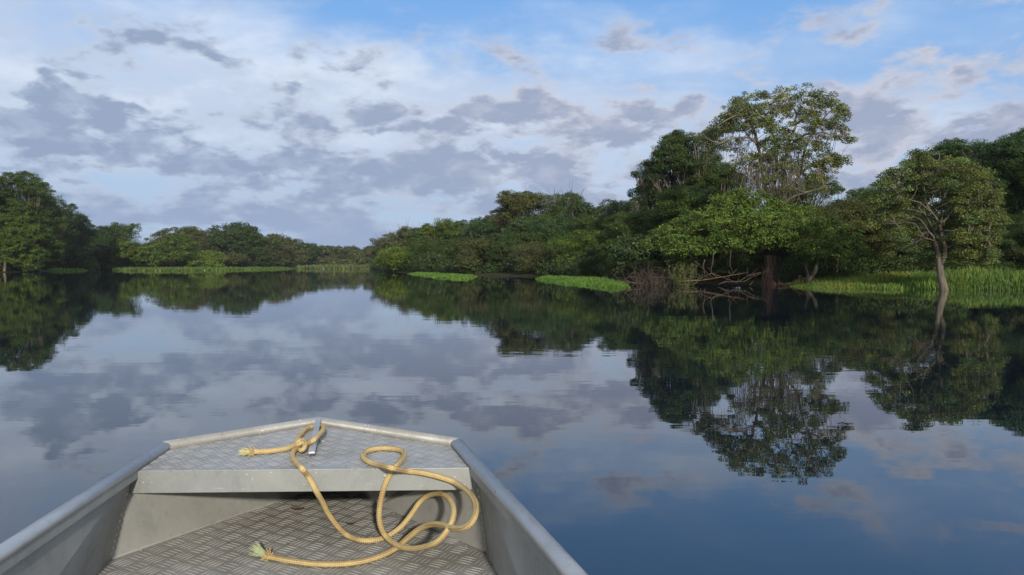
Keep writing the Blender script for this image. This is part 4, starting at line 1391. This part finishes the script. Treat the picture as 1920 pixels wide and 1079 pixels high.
# mooring bar at the bow
cl = empty('mooring_cleat', atz(590, 830, DZ), 'flat grey metal mooring bar at the bow tip with rope looped round it', 'cleat')
cb = MB()
e0 = aty(597.5, 787, TP.y - .01); e0 = atz(597, 786, G + .028)
e1 = atz(584.5, 850, DZ + .030)
ax = (e1 - e0).normalized(); sd_ = Vector((0, 0, 1)).cross(ax).normalized(); up_ = ax.cross(sd_)
if up_.z < 0: up_ = -up_
cb.box((e0 + e1) * .5, (e1 - e0) * .5, sd_ * .0135, up_ * .005)
cb.build('bar', M_RAIL, cl, bevel=.003)
for t in (.12, .62):
    p = e0.lerp(e1, t); q = Vector((p.x, p.y, DZ))
    m_ = MB(); m_.box((p + q) * .5 - Vector((0, 0, .002)), ax * .012, sd_ * .009, (0, 0, (p.z - DZ) / 2 - .002)); m_.build('post', M_RAIL, cl, bevel=.001)
m_ = MB()
f0 = atz(602, 800, DZ + .004); f1 = atz(604, 828, DZ + .004)
m_.box((f0 + f1) * .5, (f1 - f0) * .5, Vector((.012, 0, 0)), (0, 0, .004)); m_.build('foot_plate', M_RAIL, cl, bevel=.002)

# ------------------------------------------------------------------ rope
def rope_mat():
    m, N, b = material('rope_braid')
    uv = N.new('ShaderNodeAttribute', attribute_name='braid')      # x: length in metres, y: angle 0..1
    s = N.new('ShaderNodeSeparateXYZ'); N.l.new(uv.outputs['Vector'], s.inputs[0])
    a = N.math('SINE', N.math('ADD', N.math('MULTIPLY', s.outputs[0], 420.0), N.math('MULTIPLY', s.outputs[1], 2 * math.pi * 4)))
    c = N.math('SINE', N.math('SUBTRACT', N.math('MULTIPLY', s.outputs[0], 420.0), N.math('MULTIPLY', s.outputs[1], 2 * math.pi * 4)))
    h = N.math('MULTIPLY', a, c)
    tc = N.new('ShaderNodeTexCoord')
    n = N.noise(tc.outputs['Object'], 14, 5, .65)
    n2 = N.noise(tc.outputs['Object'], 160, 2, .6)
    col = N.mix(N.smooth(n, .35, .7), (.74, .57, .28), (.60, .44, .20))
    col = N.mix(N.lin(h, -1, .4, .45, 0), col, (.34, .23, .09))
    col = N.mix(N.smooth(n2, .68, .75, 0, .6), col, (.2, .13, .06))
    N.l.new(col, b.inputs['Base Color'])
    b.inputs['Roughness'].default_value = .85
    b.inputs['Specular IOR Level'].default_value = .25
    bp = N.new('ShaderNodeBump'); bp.inputs['Strength'].default_value = .7; bp.inputs['Distance'].default_value = .002
    N.l.new(N.math('ADD', h, N.math('MULTIPLY', n2, .8)), bp.inputs['Height']); N.l.new(bp.outputs[0], b.inputs['Normal'])
    return m


M_ROPE = rope_mat()


def catmull(P, step=.006):
    P = [P[0] * 2 - P[1]] + P + [P[-1] * 2 - P[-2]]
    out = []
    for i in range(1, len(P) - 2):
        a, b_, c, d = P[i - 1], P[i], P[i + 1], P[i + 2]
        n = max(2, int((c - b_).length / step))
        for k in range(n):
            t = k / n
            out.append(.5 * ((2 * b_) + (c - a) * t + (2 * a - 5 * b_ + 4 * c - d) * t * t + (3 * b_ - a - 3 * c + d) * t ** 3))
    out.append(P[-2])
    return out


def rope_tube(P, r, parent, name='strand', seg=12):
    Q = catmull(P)
    mb_ = MB(); mb_.tube(Q, r, seg)
    o = mb_.build(name, M_ROPE, parent, True)
    me = o.data
    at = me.attributes.new('braid', 'FLOAT_VECTOR', 'POINT')
    L = 0; dat = []
    for i, q in enumerate(Q):
        if i: L += (q - Q[i - 1]).length
        for j in range(seg): dat += [L, j / seg, 0]
    at.data.foreach_set('vector', dat)
    return o


RR = .0108
ONF = FZ + RR + .003
OND = DZ + RR + .003
# (px, py, mode, value): 'f' on the floor, 'd' on the deck, 'z' height, 'y' depth given, None: depth interpolated
ylip = lambda px: (DL + (DR - DL) * ((px - 243) / 643.0)).y
RP = [
    (561, 834, 'z', OND + .012), (555, 842, 'd', 0), (549, 850, 'd', 0), (549.5, 859, 'd', 0), (557, 869, 'd', 0), (566.5, 879, 'z', OND + .004), (575, 890, 'l', -.022),
    (583, 903, 'l', -.02), (592, 920, 'l', -.018), (604, 940.5, None, 0), (616, 964, None, 0), (633.5, 988, None, 0), (651, 1004, 'f', 0), (675, 1013, 'f', 0),
    (699, 1013.5, 'f', 0), (722, 1008, 'f', 0), (749, 990.5, 'z', ONF + .005), (769.5, 967, 'z', ONF + .03), (787, 942, 'z', ONF + .075), (805, 929, 'z', ONF + .10), (825, 926, 'z', ONF + .10),
    (840.5, 934.5, 'z', ONF + .085), (850.5, 952, 'z', ONF + .06), (849.5, 973, 'z', ONF + .04), (838, 996.5, 'z', ONF + .03), (820, 1016, 'f', 0), (796, 1026, 'f', 0), (770, 1029, 'z', ONF + .012),
    (746, 1023, 'z', ONF + .028), (725, 1008, 'z', ONF + .028), (714, 988, None, 0), (711, 964, None, 0), (715, 934.5, None, 0), (722.5, 908, 'l', -.022), (733, 888, 'l', -.022), (742, 874.5, 'z', OND + .004),
    (754.5, 860.5, 'd', 0), (757.5, 850, 'd', 0), (749, 844, 'd', 0), (725, 841, 'd', 0), (701.5, 842.5, 'd', 0), (684.5, 848.5, 'd', 0), (681.5, 857.5, 'd', 0), (691, 866, 'd', 0),
    (710.5, 872.5, 'z', OND + .004), (734, 878, 'z', OND + .027), (761, 883.5, 'l', -.028), (793, 887.5, 'l', -.026), (823, 894.5, 'l', -.03), (852.5, 905, 'l', -.035), (876, 921, 'l', -.045),
    (890.5, 940.5, None, 0), (892.5, 961, None, 0), (885, 979, None, 0), (870, 990, 'z', ONF + .003), (849.5, 991, 'f', 0), (829, 984.5, 'f', 0), (808, 984, 'f', 0), (787, 992, 'f', 0), (767, 1007, 'f', 0), (749, 1023, 'f', 0),
    (731, 1035, 'f', 0), (707.5, 1045, 'f', 0), (681, 1052.5, 'f', 0), (651, 1057, 'f', 0), (619, 1058.5, 'f', 0), (583, 1057, 'f', 0), (548, 1052.5, 'f', 0), (518, 1047, 'f', 0), (500, 1043.5, 'z', ONF + .003)]
ys = []
for (px, py, m_, v_) in RP:
    if m_ == 'f': ys.append(atz(px, py, ONF).y)
    elif m_ == 'd': ys.append(atz(px, py, OND).y)
    elif m_ == 'z': ys.append(atz(px, py, v_).y)
    elif m_ == 'l': ys.append(ylip(px) + v_)
    else: ys.append(None)
k = [i for i, v_ in enumerate(ys) if v_ is not None]
ys = np.interp(range(len(ys)), k, [ys[i] for i in k])
def hit(px, py, a, b_, c):      # where the sight line meets the plane of three points
    n_ = (b_ - a).cross(c - a).normalized(); r = Vector(ray(px, py)); o = Vector((0, 0, CAMZ))
    t = (a - o).dot(n_) / r.dot(n_)
    return t if t > 0 else 1e9


PTS = []
for i in range(len(RP)):
    px, py = RP[i][:2]
    y_ = ys[i]
    if py > 885 and px > 700:
        y_ = min([y_] + [hit(px, py, *q) - .055 for q in ((top(SRt), top(RC), SRb), (top(RC), B2, SRb), (top(SRt), B2, SRb), (top(SRt), top(RC), B2))])
        if px > 800: y_ = min(y_, hit(px, py, top(SRt), top(RA), SRb) - .05)
    if RP[i][2] is None: y_ = min(y_, atz(px, py, ONF).y)
    PTS.append(aty(px, py, y_))
rope = empty('rope', atz(720, 860, DZ), 'yellow tan braided mooring rope looping from the bow deck down onto the floor', 'rope')
rope_tube(PTS, RR, rope)
D3 = lambda px, py, z=0.0: atz(px, py, OND + z)
rope_tube([D3(470, 848), D3(487, 847.3), D3(503.5, 846.5), D3(533, 842.5), D3(548, 838), D3(558, 833, .004), D3(566, 829, .01), D3(572, 834, .022), D3(570, 842, .012)], RR, rope, 'tail')
# loop round the bar with the knot
rope_tube([D3(560, 838, .0), D3(556, 829, .006), D3(562, 818, .002), D3(573, 805.5), D3(585, 801), D3(597, 799, .0), D3(606, 799.5, .028), D3(606, 806, .048), D3(597, 817, .050), D3(588, 826, .046), D3(577, 833, .022),
           D3(569, 836, .012)], RR, rope, 'loop')
rope_tube([D3(556, 838, .004), D3(560, 829, .022), D3(567, 826, .028), D3(572, 831, .026), D3(571, 840, .018), D3(565, 845, .008), D3(560, 840, .0)], RR * .95, rope, 'knot')
rope_tube([D3(574, 827, .014), D3(566, 831, .032), D3(559, 834, .026), D3(556, 839, .010)], RR * .95, rope, 'knot')


def fray(tip, direc, n, L, spread, color, seed, name='frayed_end'):
    rng = np.random.default_rng(seed)
    mb_ = MB()
    d_ = Vector(direc).normalized()
    for _ in range(n):
        o_ = Vector(rng.normal(size=3)) * .006
        e = Vector(tip) + o_ * .5 + (d_ + Vector(rng.normal(size=3)) * spread).normalized() * L * rng.uniform(.6, 1.1)
        e.z = max(e.z, Vector(tip).z - .012)
        mb_.tube([Vector(tip) + o_ * .5, (Vector(tip) + e) * .5 + Vector(rng.normal(size=3)) * .003, e], [.0022, .0020, .0012], 4)
    m, N, b = material(name)
    tc = N.new('ShaderNodeTexCoord')
    N.l.new(N.mix(N.noise(tc.outputs['Object'], 90, 2), tuple(c * .7 for c in color), tuple(min(1, c * 1.25) for c in color)), b.inputs['Base Color'])
    b.inputs['Roughness'].default_value = .7
    mb_.build(name, m, rope)


t0 = PTS[-1]
fray(t0, (atz(472, 1026, ONF + .02) - t0), 150, .082, .13, (.42, .47, .27), 3)
fray(t0 + (t0 - PTS[-2]).normalized() * -.015, (atz(472, 1032, ONF + .01) - t0), 60, .035, .55, (.50, .36, .17), 4, 'frayed_sheath')
t1 = D3(471, 848)
fray(t1, (D3(450, 849) - t1), 80, .046, .18, (.60, .56, .30), 5)
fray(t1 + Vector((.015, 0, 0)), (D3(450, 849) - t1), 40, .03, .5, (.55, .40, .17), 6, 'frayed_sheath')

# dead leaves on the floor
mleaf, N_, b_ = material('dead_leaf')
b_.inputs['Base Color'].default_value = (.11, .045, .022, 1); b_.inputs['Roughness'].default_value = .8
for (px, py, L, an, lb) in ((558, 957, .055, 10, 'curled brown dead leaf on the boat floor below the deck lip, the left one'),
                            (659, 984, .045, 25, 'small brown dead leaf on the boat floor beside the hanging rope')):
    c = atz(px, py, FZ + .004)
    vs = []; fs = []
    for i in range(7):
        t = i / 6 - .5
        wv = .35 * math.cos(t * math.pi) * L * .5
        zc = .010 * (t * 2) ** 2
        for s_ in (-1, 0, 1):
            vs.append((t * L * math.cos(math.radians(an)) - s_ * wv * math.sin(math.radians(an)), t * L * math.sin(math.radians(an)) + s_ * wv * math.cos(math.radians(an)), zc + abs(s_) * .005))
    for i in range(6):
        for j in range(2):
            a_ = i * 3 + j
            fs.append((a_, a_ + 1, a_ + 4, a_ + 3))
    me = bpy.data.meshes.new('dead_leaf'); me.from_pydata(vs, [], fs); me.update()
    o = link('dead_leaf', me, None, mleaf, True); o.location = c
    s_ = o.modifiers.new('thickness', 'SOLIDIFY'); s_.thickness = .001
    tag(o, lb, 'leaf', 'dead leaves in the boat')


# ------------------------------------------------------------------ the humid air over the river
def build_haze():
    me = bpy.data.meshes.new('haze')
    mb_ = MB(); mb_.box((0, 260, 9.2), (420, 0, 0), (0, 300, 0), (0, 0, 12.0))
    me.from_pydata(mb_.v, [], mb_.f); me.update()
    m = bpy.data.materials.new('haze'); m.use_nodes = True
    N = NT(m.node_tree); N.n.clear()
    out = N.new('ShaderNodeOutputMaterial'); v = N.new('ShaderNodeVolumePrincipled')
    v.inputs['Color'].default_value = (.80, .86, .95, 1)
    v.inputs['Density'].default_value = 0.00016
    v.inputs['Anisotropy'].default_value = 0.1
    N.l.new(v.outputs[0], out.inputs['Volume'])
    o = link('haze', me, None, m)
    tag(o, kind='stuff')


build_haze()
